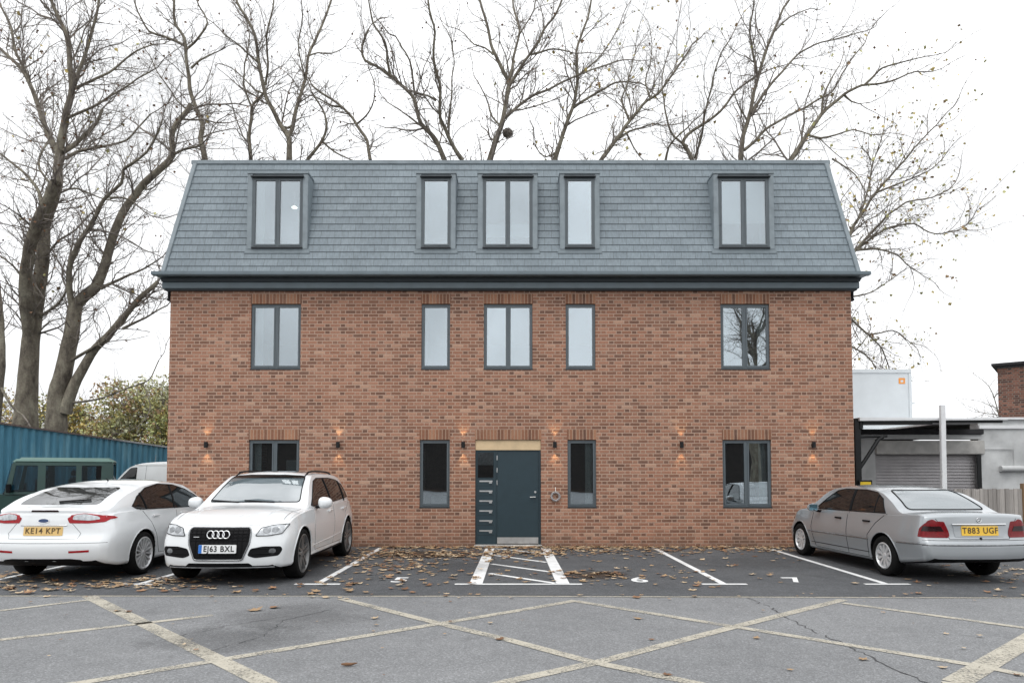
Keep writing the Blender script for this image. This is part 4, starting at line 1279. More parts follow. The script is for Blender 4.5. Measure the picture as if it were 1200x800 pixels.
sv.patch('sunroof', 'T', rounded([(-0.45, -0.6), (0.45, -0.6), (0.45, -0.02), (-0.45, -0.02)], 0.05), M['car_glass'], 0.004)
for sd, view in ((1, 'R'), (-1, 'L')):
    dlo = [(Y0 + 0.62, 1.13), (Y0 + 2.0, 1.075), (Y0 + 3.05, 1.055), (Y0 + 3.17, 1.07), (Y0 + 2.85, 1.28), (Y0 + 2.58, 1.45), (Y0 + 2.35, 1.50), (Y0 + 1.6, 1.50), (Y0 + 1.1, 1.46), (Y0 + 0.8, 1.37)]
    wn = sv.patch('side_windows', view, rounded(dlo, 0.04), M['car_glass'], 0.004)
    sv.line('window_trim', view, dlo, 0.008, M['black_plastic'], 0.003, True, wn)
    for yy, d in ((Y0 + 1.98, 0.015), (Y0 + 1.02, 0.0)):
        sv.line('pillar', view, [(yy, 1.07), (yy + d, 1.49 if yy > 0 - 1 else 1.44)], 0.018, M['black_plastic'], 0.003, parent=wn)
    b = MB()
    P = []
    for k in range(9):
        yy = Y0 + 0.85 + 1.75 * k / 8
        loc, n_ = sv.cast('T', sd * 0.585, yy); P.append(loc + Vector((0, 0, 0.035 if 0 < k < 8 else -0.01)))
    b.tube(P, 0.017, 6); b.build('roof_rail', M['black_plastic'], root, smooth=60)
    for pts in ([(Y0 + 1.98, 1.06), (Y0 + 1.96, 0.6), (Y0 + 2.0, 0.36), (Y0 + 3.1, 0.36), (Y0 + 3.2, 0.7), (Y0 + 3.16, 1.03)], [(Y0 + 0.75, 1.06), (Y0 + 1.15, 0.85), (Y0 + 1.32, 0.55), (Y0 + 1.4, 0.36), (Y0 + 2.0, 0.36)]):
        sv.line('door_seam', view, pts, 0.004, M['lens_grey'])
    sv.line('door_crease', view, [(Y0 + 1.4, 0.50), (Y0 + 2.4, 0.46), (Y0 + 3.2, 0.44)], 0.010, M['white_paint'], -0.002)
    sv.line('sill_strip', view, [(Y0 + 1.38, 0.285), (Y0 + 3.3, 0.275)], 0.022, M['black_plastic'], -0.008)
    for yy in (Y0 + 1.15, Y0 + 2.12):
        sv.line('door_handle', view, [(yy, 0.945), (yy + 0.2, 0.94)], 0.018, M['white_paint'], 0.02)
    for ax in (yr, yf):
        sv.line('arch_lip', view, [(ax + 0.42 * math.cos(math.pi * k / 16), 0.37 + 0.42 * math.sin(math.pi * k / 16)) for k in range(-1, 18)], 0.014, M['white_paint'], -0.004)
        wheel(root, sd * 0.825, ax, 0.37, 0.245, 5, M['dark_alloy'], sd, 0.288, 'double')
    wing_mirror(root, sd * 0.93, Y0 + 3.02, 1.105, sd, 1, M['white_paint'], M['car_glass'], (0.115, 0.09, 0.095))
sv.patch('rear_window', 'B', rounded([(-0.58, 1.12), (0.58, 1.12), (0.5, 1.45), (-0.5, 1.45)], 0.05), M['car_glass'], 0.003)
for sg in (-1, 1):
    P = [(0.46, 0.90), (0.8, 0.92), (0.78, 1.03), (0.5, 1.03)]
    sv.patch('tail_light', 'B', P if sg > 0 else mirror(P), M['red_lens'], 0.005)

# ------------------------------------------------------------------ silver saloon, seen from behind
L = 4.50
root = empty('saloon_car', (6.55, -5.22 + L / 2, 0), R(3.2), label='silver four door saloon seen from behind with a yellow number plate, at the right', category='car')
sl = Car(L, dict(
    zt=[(0, 1.005), (0.05, 1.01), (0.25, 1.012), (0.58, 1.01), (0.68, 1.03), (1.0, 1.19), (1.3, 1.315), (1.55, 1.36), (2.0, 1.39), (2.5, 1.385), (2.75, 1.36), (2.95, 1.30), (3.48, 1.0), (3.6, 0.965), (4.0, 0.92), (4.35, 0.83), (L, 0.72)],
    zb=[(0, 0.975), (0.3, 0.965), (0.9, 0.94), (2.0, 0.915), (3.4, 0.885), (4.0, 0.835), (L, 0.64)],
    wb=[(0, 0.745), (0.2, 0.775), (0.6, 0.80), (1.3, 0.82), (3.2, 0.815), (4.0, 0.77), (L, 0.66)],
    wm=[(0, 0.79), (0.2, 0.83), (0.7, 0.855), (3.4, 0.858), (4.1, 0.83), (L, 0.73)],
    zm=[(0, 0.56), (1.5, 0.60), (L, 0.5)],
    ws=[(0, 0.76), (0.3, 0.80), (0.9, 0.81), (3.7, 0.81), (L, 0.72)],
    zs=[(0, 0.32), (0.4, 0.27), (1.2, 0.19), (3.9, 0.18), (L, 0.22)]),
    0.40, [(0, 0.03), (0.6, 0.035), (1.3, 0.05), (2.6, 0.05), (3.5, 0.05), (L, 0.05)],
    0.15, 0.25, [(0.28, 0.10), (0.36, 0.02), (0.46, 0.0), (0.60, 0.0), (0.64, 0.055), (0.9, 0.085), (1.0, 0.10)],
    [(0.2, 0.08), (0.45, 0.0), (0.6, 0.06), (0.8, 0.12)], 0.085)
Y0 = -L / 2
yr, yf = Y0 + 1.03, Y0 + 1.03 + 2.69
sl.body(root, [M['silver_paint'], M['black_plastic']], [(yr, 0.355, 0.31), (yf, 0.355, 0.31)])
rw = [(-0.605, 1.032), (0.605, 1.032), (0.50, 1.31), (-0.50, 1.31)]
w = sl.patch('rear_window', 'B', rounded(rw, 0.06), M['windscreen'], 0.003)
sl.line('window_seal', 'B', rounded(rw, 0.06), 0.010, M['black_plastic'], 0.003, True, w)
tl = [(-0.79, 0.665), (-0.45, 0.665), (-0.52, 0.79), (-0.585, 0.895), (-0.64, 0.925), (-0.70, 0.905), (-0.775, 0.80)]
for mir in (False, True):
    f = (lambda q: mirror(q)) if mir else (lambda q: q)
    t = sl.patch('tail_light', 'B', rounded(f(tl), 0.02), M['deep_red_lens'], 0.006, 0.02)
    sl.patch('smoked_lens', 'B', f([(-0.775, 0.755), (-0.505, 0.755), (-0.525, 0.79), (-0.545, 0.825), (-0.755, 0.825)]), M['dark_lens'], 0.010, 0.02, parent=t)
sl.patch('plate_recess', 'B', rounded([(-0.36, 0.675), (0.36, 0.675), (0.385, 0.845), (-0.385, 0.845)], 0.01), M['silver_paint'], 0.006)
sl.line('boot_trim', 'B', [(-0.395, 0.853), (0.395, 0.853)], 0.014, M['chrome'], 0.012)
pl = sl.patch('number_plate', 'B', rounded([(-0.27, 0.695), (0.27, 0.695), (0.27, 0.83), (-0.27, 0.83)], 0.012), M['plate_yellow'], 0.016)
sl.lettering('T883 UGF', 'B', 0, 0.763, 0.12, M['brown_ink'], pl, 0.019, 0.93)
star = sl.line('badge', 'B', [(0.034 * math.cos(a * math.pi / 10), 0.915 + 0.034 * math.sin(a * math.pi / 10)) for a in range(20)], 0.004, M['chrome'], 0.008, True, step=0.5)
for a in range(3):
    th = math.pi / 2 + a * 2 * math.pi / 3
    sl.line('badge_ray', 'B', [(0, 0.915), (0.034 * math.cos(th), 0.915 + 0.034 * math.sin(th))], 0.004, M['chrome'], 0.008, parent=star, step=0.5)
sl.patch('boot_lock', 'B', [(0.018 * math.cos(a * math.pi / 6), 0.655 + 0.018 * math.sin(a * math.pi / 6)) for a in range(12)], M['ink'], 0.006)
sl.line('boot_seam', 'B', [(-0.60, 0.93), (-0.50, 0.80), (-0.44, 0.645), (0.44, 0.645), (0.50, 0.80), (0.60, 0.93)], 0.004, M['ink'])
sl.line('bumper_seam', 'B', [(-0.79, 0.628), (0.79, 0.628)], 0.007, M['lens_grey'])
sl.line('bumper_strip', 'B', [(-0.80, 0.565), (0.80, 0.565)], 0.014, M['lens_grey'], -0.004)
sl.patch('rear_trim', 'B', rounded([(-0.42, 0.325), (0.42, 0.325), (0.36, 0.355), (-0.36, 0.355)], 0.01), M['black_plastic'], 0.004)
for sd, view in ((1, 'R'), (-1, 'L')):
    dlo = [(Y0 + 1.02, 0.965), (Y0 + 2.0, 0.95), (Y0 + 3.05, 0.935), (Y0 + 3.16, 0.945), (Y0 + 2.86, 1.15), (Y0 + 2.62, 1.28), (Y0 + 2.4, 1.31), (Y0 + 1.75, 1.31), (Y0 + 1.42, 1.275), (Y0 + 1.2, 1.18)]
    wn = sl.patch('side_windows', view, rounded(dlo, 0.03), M['car_glass'], 0.004)
    sl.line('window_trim', view, dlo, 0.008, M['black_plastic'], 0.003, True, wn)
    sl.line('pillar', view, [(Y0 + 2.02, 0.95), (Y0 + 2.06, 1.31)], 0.022, M['black_plastic'], 0.003, parent=wn)
    sl.line('pillar', view, [(Y0 + 1.32, 0.965), (Y0 + 1.34, 1.23)], 0.010, M['black_plastic'], 0.003, parent=wn)
    for pts in ([(Y0 + 2.04, 0.93), (Y0 + 2.04, 0.24), (Y0 + 3.15, 0.24), (Y0 + 3.25, 0.6), (Y0 + 3.2, 0.9)], [(Y0 + 0.98, 0.95), (Y0 + 1.22, 0.80), (Y0 + 1.42, 0.6), (Y0 + 1.45, 0.24), (Y0 + 2.04, 0.24)]):
        sl.line('door_seam', view, pts, 0.0045, M['ink'])
    sl.line('side_moulding', view, [(Y0 + 0.12, 0.575), (Y0 + 0.66, 0.555)], 0.013, M['lens_grey'], -0.002)
    sl.line('side_moulding', view, [(Y0 + 1.40, 0.535), (Y0 + 3.36, 0.515)], 0.013, M['lens_grey'], -0.002)
    sl.line('side_moulding', view, [(Y0 + 4.08, 0.51), (Y0 + 4.3, 0.51)], 0.013, M['lens_grey'], -0.002)
    sl.line('sill_seam', view, [(Y0 + 1.42, 0.325), (Y0 + 3.3, 0.315)], 0.006, M['ink'], -0.001)
    for yy in (Y0 + 1.36, Y0 + 2.22):
        sl.line('door_handle', view, [(yy, 0.815), (yy + 0.18, 0.815)], 0.016, M['black_plastic'], 0.014)
    for ax in (yr, yf):
        sl.line('arch_lip', view, [(ax + 0.362 * math.cos(math.pi * k / 16), 0.31 + 0.362 * math.sin(math.pi * k / 16)) for k in range(-1, 18)], 0.010, M['silver_paint'], -0.003)
        wheel(root, sd * 0.745, ax, 0.31, 0.20, 10, M['alloy'], sd, 0.20, 'wide')
    wing_mirror(root, sd * 0.83, Y0 + 2.96, 0.965, sd, 1, M['silver_paint'], M['mirror_blue'])
    tls = [(Y0 + 0.09, 0.67), (Y0 + 0.24, 0.67), (Y0 + 0.23, 0.79), (Y0 + 0.17, 0.885), (Y0 + 0.12, 0.90)]
    sl.patch('tail_light_side', view, rounded(tls, 0.02), M['deep_red_lens'], 0.006)
sl.patch('windscreen', 'F', rounded([(-0.60, 1.03), (0.60, 1.03), (0.49, 1.36), (-0.49, 1.36)], 0.05), M['windscreen'], 0.003)
sl.patch('grille', 'F', rounded([(-0.3, 0.5), (0.3, 0.5), (0.33, 0.7), (-0.33, 0.7)], 0.03), M['chrome'], 0.004)

# ------------------------------------------------------------------ green off-roader behind the hatchback, facing left
root = empty('off_roader', (-11.53, 0.655, 0), R(118), label='boxy dark green off-road vehicle parked sideways behind the white hatchback', category='car')
b = MB()
W = 0.88
b.box(-W, W, -2.18, 0.02, 0.52, 1.13)                     # tub
b.box(-W + 0.04, W - 0.04, 0.02, 1.35, 0.52, 1.12)         # bonnet
b.box(-W - 0.03, W + 0.03, -2.2, -1.9, 0.52, 0.62)
b.build('body', M['green_paint'], root, bevel=0.03)
b = MB()
for sd in (-1, 1):
    x0, x1 = (sd * W, sd * (W - 0.05)) if sd < 0 else (W - 0.05, W)
    t = 0.045
    for ya, yb in ((-2.18, -1.94), (-1.56, -1.45), (-0.88, -0.73), ):
        b.hexa([(x0, ya, 1.13), (x1, ya, 1.13), (x1, yb, 1.13), (x0, yb, 1.13)], [(x0 - sd * t, ya, 1.83), (x1 - sd * t, ya, 1.83), (x1 - sd * t, yb, 1.83), (x0 - sd * t, yb, 1.83)])
    b.hexa([(x0, -0.24, 1.13), (x1, -0.24, 1.13), (x1, -0.14, 1.13), (x0, -0.14, 1.13)], [(x0 - sd * t, -0.34, 1.83), (x1 - sd * t, -0.34, 1.83), (x1 - sd * t, -0.27, 1.83), (x0 - sd * t, -0.27, 1.83)])
    b.hexa([(x0, -2.0, 1.13), (x1, -2.0, 1.13), (x1, -0.24, 1.13), (x0, -0.24, 1.13)], [(x0 - sd * 0.004, -2.0, 1.18), (x1 - sd * 0.004, -2.0, 1.18), (x1 - sd * 0.004, -0.24, 1.18), (x0 - sd * 0.004, -0.24, 1.18)])
    b.hexa([(x0 - sd * .04, -2.0, 1.765), (x1 - sd * .04, -2.0, 1.765), (x1 - sd * .04, -0.32, 1.765), (x0 - sd * .04, -0.32, 1.765)], [(x0 - sd * t, -2.0, 1.83), (x1 - sd * t, -2.0, 1.83), (x1 - sd * t, -0.34, 1.83), (x0 - sd * t, -0.34, 1.83)])
b.box(-W, W, -2.18, -2.13, 1.13, 1.3)
b.build('pillars', M['green_paint'], root, bevel=0.008)
b = MB(); b.hexa([(-W + 0.02, -2.22, 1.815), (W - 0.02, -2.22, 1.815), (W - 0.02, -0.22, 1.815), (-W + 0.02, -0.22, 1.815)], [(-W + 0.10, -2.14, 1.945), (W - 0.10, -2.14, 1.945), (W - 0.10, -0.36, 1.945), (-W + 0.10, -0.36, 1.945)])
b.build('roof', M['green_roof'], root, bevel=0.05)
for sd in (-1, 1):
    for ya, yb in ((-1.94, -1.56), (-1.45, -0.88), (-0.73, -0.32)):
        b = MB(); x = sd * (W - 0.02)
        b.hexa([(x, ya, 1.17), (x - sd * .012, ya, 1.17), (x - sd * .012, yb + .08, 1.17), (x, yb + .08, 1.17)], [(x - sd * .04, ya, 1.78), (x - sd * .052, ya, 1.78), (x - sd * .052, yb, 1.78), (x - sd * .04, yb, 1.78)])
        b.build('side_window', M['clear_glass'], root)
    b = MB(); b.box(sd * (W - 0.047) - .006, sd * (W - 0.047) + .006, -2.16, -1.84, 1.18, 1.76); b.build('rear_trim_panel', M['ink'], root)
    for yy in (-1.5, 0.75):
        wheel(root, sd * 0.78, yy, 0.38, 0.25, 5, M['dark_alloy'], sd, 0.21, 'wide')
    b = MB()
    b.tube([(sd * 0.86, -0.26, 1.22), (sd * 1.02, -0.24, 1.24)], 0.015, 6); b.box(min(sd * .98, sd * 1.16), max(sd * .98, sd * 1.16), -0.28, -0.21, 1.17, 1.36)
    b.build('wing_mirror', M['black_plastic'], root, bevel=0.01)
    b = MB(); b.box(min(sd * .88, sd * .905), max(sd * .88, sd * .905), -2.1, 1.3, 0.68, 0.74); b.build('side_moulding', M['black_plastic'], root)
    b = MB(); b.box(min(sd * .88, sd * .91), max(sd * .88, sd * .91), -0.66, -0.52, 1.03, 1.06); b.build('door_handle', M['black_plastic'], root)
b = MB(); b.hexa([(-W + .05, -0.13, 1.13), (W - .05, -0.13, 1.13), (W - .05, -0.11, 1.13), (-W + .05, -0.11, 1.13)], [(-W + .1, -0.26, 1.81), (W - .1, -0.26, 1.81), (W - .1, -0.24, 1.81), (-W + .1, -0.24, 1.81)]); b.build('windscreen', M['clear_glass'], root)
b = MB(); b.box(-W + .1, W - .1, -2.17, -2.155, 1.32, 1.78); b.build('rear_window', M['clear_glass'], root)
for x in (-0.42, 0.42):
    for y in (-0.72, -1.35):
        b = MB(); b.box(x - .24, x + .24, y - .08, y + .06, 1.0, 1.5); b.box(x - .13, x + .13, y - .07, y + .02, 1.5, 1.7)
        b.build('seat', M['seat'], root, bevel=0.04)
b = MB(); b.box(-W + .06, W - .06, -0.36, -0.1, 1.1, 1.2); b.build('dashboard', M['seat'], root, bevel=0.03)

# ------------------------------------------------------------------ small white van beyond the hatchback, facing left
L = 4.2
root = empty('delivery_van', (-9.80, 4.0, 0), R(90), label='small white panel van mostly hidden behind the hatchback and the corner of the brick building', category='van')
vn = Car(L, dict(
    zt=[(0, 1.80), (0.1, 1.86), (0.5, 1.9), (1.6, 1.92), (2.2, 1.89), (2.38, 1.84), (2.95, 1.27), (3.1, 1.18), (3.8, 1.0), (L, 0.75)],
    zb=[(0, 1.05), (2.5, 1.06), (3.2, 1.03), (L, 0.7)],
    wb=[(0, 0.80), (0.3, 0.86), (3.3, 0.86), (L, 0.68)], wm=[(0, 0.82), (0.3, 0.88), (3.6, 0.88), (L, 0.75)],
    zm=[(0, 0.7), (L, 0.5)], ws=[(0, 0.8), (0.3, 0.86), (3.6, 0.86), (L, 0.75)], zs=[(0, 0.25), (L, 0.22)]),
    0.14, [(0, 0.05), (2.3, 0.06), (3.2, 0.08), (L, 0.06)], 0.05, 0.25, [(0.2, 0.02), (1.9, 0.05)], [(0.2, 0.05), (0.5, 0), (0.9, 0.1)])
Y0 = -L / 2
vn.body(root, [M['van_paint'], M['black_plastic']], [(Y0 + 0.8, 0.34, 0.3), (Y0 + 3.35, 0.34, 0.3)])
for sd, view in ((1, 'R'), (-1, 'L')):
    vn.patch('side_window', view, rounded([(Y0 + 2.22, 1.13), (Y0 + 2.92, 1.13), (Y0 + 2.66, 1.45), (Y0 + 2.40, 1.74), (Y0 + 2.22, 1.76)], 0.03), M['car_glass'], 0.004)
    vn.line('door_seam', view, [(Y0 + 1.98, 1.82), (Y0 + 1.98, 0.35)], 0.005, M['lens_grey'])
    vn.line('roof_gutter', view, [(Y0 + 0.1, 1.815), (Y0 + 2.3, 1.815)], 0.010, M['white_plastic'], 0.004)
    for ax in (Y0 + 0.8, Y0 + 3.35): wheel(root, sd * 0.76, ax, 0.3, 0.2, 8, M['dark_alloy'], sd, 0.19, 'wide')
vn.patch('windscreen', 'F', rounded([(-0.68, 1.25), (0.68, 1.25), (0.6, 1.80), (-0.6, 1.80)], 0.05), M['windscreen'], 0.003)
b = MB(); b.tube([(0.3, 0.2, 1.9), (0.3, 0.18, 2.12)], [0.012, 0.006], 6); b.build('aerial', M['lens_grey'], root, smooth=50)

# ================================================================== things to the right of the building
gar = empty('garage', label='low flat roofed grey garage with a roller shutter, right of the brick block', category='garage')
GY = 2.1
b = MB()
b.box(8.55, 9.08, GY, GY + 0.3, 0, 2.44); b.box(11.66, 19, GY, GY + 0.3, 0, 2.92)
b.box(8.55, 8.8, GY + 0.3, GY + 8, 0, 2.44); b.box(18.7, 19, GY + 0.3, GY + 8, 0, 2.9); b.box(8.8, 18.7, GY + 7.7, GY + 8, 0, 2.44)
b.build('wall', M['render'], gar)
b = MB(); b.box(9.08, 11.78, GY - 0.06, GY + 0.28, 2.07, 2.41); b.build('lintel', M['concrete'], gar, bevel=0.012)
b = MB(); b.box(8.5, 11.72, GY - 0.03, GY + 0.25, 2.445, 2.56); b.build('fascia_board', M['render'], gar, bevel=0.006)
b = MB(); b.box(8.45, 11.74, GY - 0.10, GY + 8.0, 2.563, 2.69); b.build('roof_edge', M['felt'], gar, bevel=0.01)
b = MB(); b.box(11.55, 19.1, GY - 0.08, GY + 8, 2.925, 2.985); b.box(11.66, 19, GY - 0.05, GY - 0.001, 2.70, 2.79); b.build('coping', M['pole'], gar, bevel=0.008)
b = MB()
for k in range(27):
    z = 0.02 + k * 0.077
    b.hexa([(9.083, GY + 0.10, z), (11.655, GY + 0.10, z), (11.655, GY + 0.14, z), (9.083, GY + 0.14, z)], [(9.083, GY + 0.125, z + 0.075), (11.655, GY + 0.125, z + 0.075), (11.655, GY + 0.145, z + 0.075), (9.083, GY + 0.145, z + 0.075)])
b.build('roller_shutter', M['shutter'], gar)
b = MB(); b.box(11.60, 11.70, GY - 0.03, GY - 0.002, 1.15, 2.06); b.build('shutter_guide', M['black_metal'], gar)
b = MB(); b.tube([(12.15, GY - 0.06, 1.71), (14.5, GY - 0.06, 1.71)], 0.075, 12); b.tube([(12.5, GY - 0.05, 1.78), (12.5, GY - 0.03, 2.2), (11.75, GY - 0.03, 2.2)], 0.012, 6); b.build('wall_pipe', M['render'], gar, smooth=50)

can = empty('canopy', label='thin flat canopy roof on a black steel post and diagonal brace beside the brick corner', category='canopy')
b = MB(); b.hexa([(7.92, 0.55, 2.78), (11.3, 0.55, 2.80), (11.3, 2.0, 2.80), (7.92, 2.0, 2.78)], [(7.92, 0.55, 2.86), (11.3, 0.55, 2.84), (11.3, 2.0, 2.84), (7.92, 2.0, 2.86)]); b.build('roof_sheet', M['pole'], can, bevel=0.006)
b = MB(); b.box(8.0, 9.6, 0.60, 0.68, 2.71, 2.778); b.box(9.6, 11.2, 0.60, 0.68, 2.74, 2.795); b.box(7.95, 8.02, 0.6, 2.0, 2.60, 2.775); b.build('beam', M['black_metal'], can)
b = MB(); b.box(7.84, 7.975, 0.62, 0.74, 0, 2.84); b.build('post', M['black_metal'], can, bevel=0.004)
b = MB(); b.tube([(7.97, 0.68, 1.72), (8.40, 0.68, 2.36), (8.5, 0.68, 2.42)], 0.045, 8); b.tube([(7.97, .68, 2.42), (8.6, .68, 2.44)], 0.03, 8); b.build('brace', M['black_metal'], can, smooth=40)

r = empty('pole', (9.71, 0.45, 0), label='tall plain white pole standing behind the silver saloon', category='pole')
b = MB(); b.hexa([(-.055, -.04, 0), (.055, -.04, 0), (.055, .04, 0), (-.055, .04, 0)], [(-.03, -.04, 3.13), (.08, -.04, 3.13), (.08, .04, 3.13), (-.03, .04, 3.13)]); b.build('shaft', M['pole'], r, bevel=0.008)
b = MB(); b.box(-.1, .1, -.08, .08, 0, 0.015); b.build('base_plate', M['pole'], r)

r = empty('wooden_fence', (0, 0.9, 0), label='weathered grey vertical board fence with a brown end post in front of the garage', category='fence')
b = MB()
for k in range(16):
    x = 10.25 + k * 0.098
    b.box(x, x + 0.09, 0.0 + 0.006 * (k % 2), 0.022 + 0.006 * (k % 2), 0.05, 1.235 + 0.008 * math.sin(k * 2.3))
b.build('boards', M['fence_wood'], r)
b = MB(); b.box(10.25, 11.8, 0.03, 0.07, 0.3, 0.38); b.box(10.25, 11.8, 0.03, 0.07, 0.95, 1.03); b.build('rails', M['fence_wood'], r)
b = MB(); b.box(11.82, 11.95, -0.04, 0.08, 0, 1.36); b.build('post', M['post_wood'], r, bevel=0.006)

r = empty('warning_sign', (8.02, 0.55, 0), label='small yellow board in a black frame between the brick corner and the saloon roof', category='sign')
b = MB(); b.box(-0.15, 0.15, 0, 0.03, 1.28, 1.44); b.build('frame', M['black_metal'], r, bevel=0.004)
b = MB(); b.box(-0.12, 0.12, -0.006, -0.001, 1.30, 1.40); b.build('yellow_board', M['yellow'], r)
b = MB(); b.box(-0.02, 0.02, 0.031, 0.06, 0, 1.3); b.build('stake', M['black_metal'], r)

r = empty('storage_unit', (11.9, 8.6, 0), label='tall pale grey sheet metal unit with an orange sticker rising behind the garage roof', category='storage unit')
b = MB(); b.box(-2.9, 1.93, 0, 2.5, 0, 5.13)
b.build('shell', M['sheet'], r, bevel=0.02)
b = MB(); b.box(-2.93, 1.96, -0.03, 2.53, 5.07, 5.2); b.build('top_rail', M['sheet'], r, bevel=0.01)
b = MB(); b.box(1.86, 1.955, -0.025, 0.05, 0, 5.06); b.box(1.96, 2.05, -0.02, .02, 4.0, 4.06); b.build('corner_trim', M['sheet'], r)
b = MB(); b.box(1.52, 1.74, -0.008, -0.001, 4.70, 4.90); st = b.build('sticker', M['orange'], r)
b = MB(); b.box(1.585, 1.675, -0.012, -0.009, 4.75, 4.83); b.build('sticker_mark', M['sheet'], st)

r = empty('brick_outbuilding', (17.35, 9.3, 0), R(-40), label='dark brown brick block with a black flat roof edge, cut by the right side', category='building')
b = MB(); b.box(0, 9, 0, 5, 0, 5.42); b.build('wall', M['old_brick'], r)
b = MB(); b.box(-0.16, 9.1, -0.22, 5.1, 5.425, 5.50); rf = b.build('roof', M['felt'], r)
b = MB(); b.box(-0.04, 9.0, -0.06, -0.003, 5.33, 5.42); b.build('fascia', M['felt'], r)

# ================================================================== blue corrugated fence on the left
r = empty('corrugated_fence', (0, 0, 0), label='blue corrugated steel fence behind the green off-road vehicle on the left', category='fence')
A, Bq = Vector((-15.14, -2.04)), Vector((-11.2, 10.6))
d = (Bq - A); Ln = d.length; d.normalize(); nn = Vector((d.y, -d.x))   # nn points towards the car park
b = MB()
pitch = 0.215
P = []
k = 0.0
while k < Ln:
    for f, o in ((0.0, 0.0), (0.14, 0.0), (0.32, 0.042), (0.62, 0.042), (0.82, 0.0)):
        P.append((k + f * pitch, o))
    k += pitch
def topz(t): return 3.08 - 0.072 * (t - 3.5)
rows = []
for t, o in P:
    q = A + d * t + nn * o
    rows.append((b.bm.verts.new((q.x, q.y, 0.02)), b.bm.verts.new((q.x, q.y, topz(t) - 0.05))))
for a_, c_ in zip(rows, rows[1:]): b.bm.faces.new((a_[0], c_[0], c_[1], a_[1]))
b.build('sheet', M['blue_steel'], r, recalc=False)
b = MB()
q0, q1 = A - nn * 0.05, Bq - nn * 0.05
w = nn * 0.12
b.hexa([(q0.x, q0.y, topz(0) - .05), (q0.x + w.x, q0.y + w.y, topz(0) - .05), (q1.x + w.x, q1.y + w.y, topz(Ln) - .05), (q1.x, q1.y, topz(Ln) - .05)],
       [(q0.x, q0.y, topz(0)), (q0.x + w.x, q0.y + w.y, topz(0)), (q1.x + w.x, q1.y + w.y, topz(Ln)), (q1.x, q1.y, topz(Ln))])
b.build('top_rail', M['lens_grey'], r)
for k in range(7):
    q = A + d * (0.6 + k * 2.1) - nn * 0.06
    b = MB(); b.box(q.x - .04, q.x + .04, q.y - .04, q.y + .04, 0, topz(.6 + k * 2.1) - .06); b.build('post', M['black_metal'], r)

# ================================================================== trees
class Limbs:
    def __init__(s): s.v, s.f = [], []
    def tube(s, pts, rad, n):
        base = len(s.v)
        m = len(pts)
        ref = Vector((0.3, 0.9, 0.2))
        for i in range(m):
            dd = pts[min(i + 1, m - 1)] - pts[max(i - 1, 0)]
            if dd.length < 1e-7: dd = Vector((0, 0, 1))
            dd.normalize()
            a = ref.cross(dd)
            if a.length < 1e-3: a = Vector((1, 0, 0)).cross(dd)
            a.normalize(); c = dd.cross(a)
            for k in range(n):
                th = 2 * math.pi * k / n
                p = pts[i] + (a * math.cos(th) + c * math.sin(th)) * rad[i]
                s.v.append((p.x, p.y, p.z))
        for i in range(m - 1):
            for k in range(n):
                k2 = (k + 1) % n
                s.f.append((base + i * n + k, base + i * n + k2, base + (i + 1) * n + k2, base + (i + 1) * n + k))
    def build(s, name, mats, parent, smooth=True, idx=None, **p):
        me = bpy.data.meshes.new(name)
        me.from_pydata(s.v, [], s.f)
        for mm in (mats if isinstance(mats, list) else [mats]): me.materials.append(mm)
        if idx: me.polygons.foreach_set('material_index', idx)
        if smooth: me.polygons.foreach_set('use_smooth', [True] * len(me.polygons))
        me.update()
        return link(name, me, parent, **p)

def rvec(rng):
    while True:
        v = Vector((rng.uniform(-1, 1), rng.uniform(-1, 1), rng.uniform(-1, 1)))
        if 0.05 < v.length < 1: return v.normalized()

def grow(tw, tips, rng, p, d, length, r, level, up, droop=0.0):
    step = 0.42 if level == 0 else 0.30 if level == 1 else (0.20 if level == 2 else 0.15)
    n = max(2, int(length / step))
    pts, rad = [p.copy()], [r]
    q = p.copy()
    for i in range(n):
        d = (d + rvec(rng) * (0.34 if level < 3 else 0.38) + Vector((0, 0, up - droop * i / n))).normalized()
        q = q + d * (length / n)
        pts.append(q.copy()); rad.append(r * (1 - 0.72 * (i + 1) / n))
    tw.tube(pts, rad, 4 if level <= 1 else 3)
    if level < 3:
        gap = 0.34 if level == 0 else 0.30 if level == 1 else 0.18
        k = gap * rng.uniform(0.5, 1.2)
        while k < length:
            i = min(n - 1, int(k / length * n))
            dd = (pts[i + 1] - pts[i]).normalized()
            side = dd.cross(rvec(rng)).normalized()
            ang = rng.uniform(0.5, 1.1)
            nd = dd * math.cos(ang) + side * math.sin(ang)
            rem = 1 - 0.6 * k / length
            grow(tw, tips, rng, pts[i].lerp(pts[i + 1], rng.random()), nd, length * (rng.uniform(0.3, 0.62) if level == 0 else rng.uniform(0.28, 0.5)) * rem + 0.08, max(0.0042, rad[i] * 0.6), level + 1, up, droop)
            k += gap * rng.uniform(0.6, 1.5)
    if level >= 2: tips.append(pts[-1])

def leaf_card(L, rng, p, size):
    a = rvec(rng); c = a.cross(rvec(rng)).normalized(); n = a.cross(c)
    base = len(L.v)
    for u, v, w in ((-.5, 0, 0), (-.1, .42, .12), (.5, .1, 0), (.1, -.42, .12)):
        q = p + a * u * size + c * v * size + n * w * size
        L.v.append((q.x, q.y, q.z))
    L.f.append((base, base + 1, base + 2)); L.f.append((base, base + 2, base + 3))

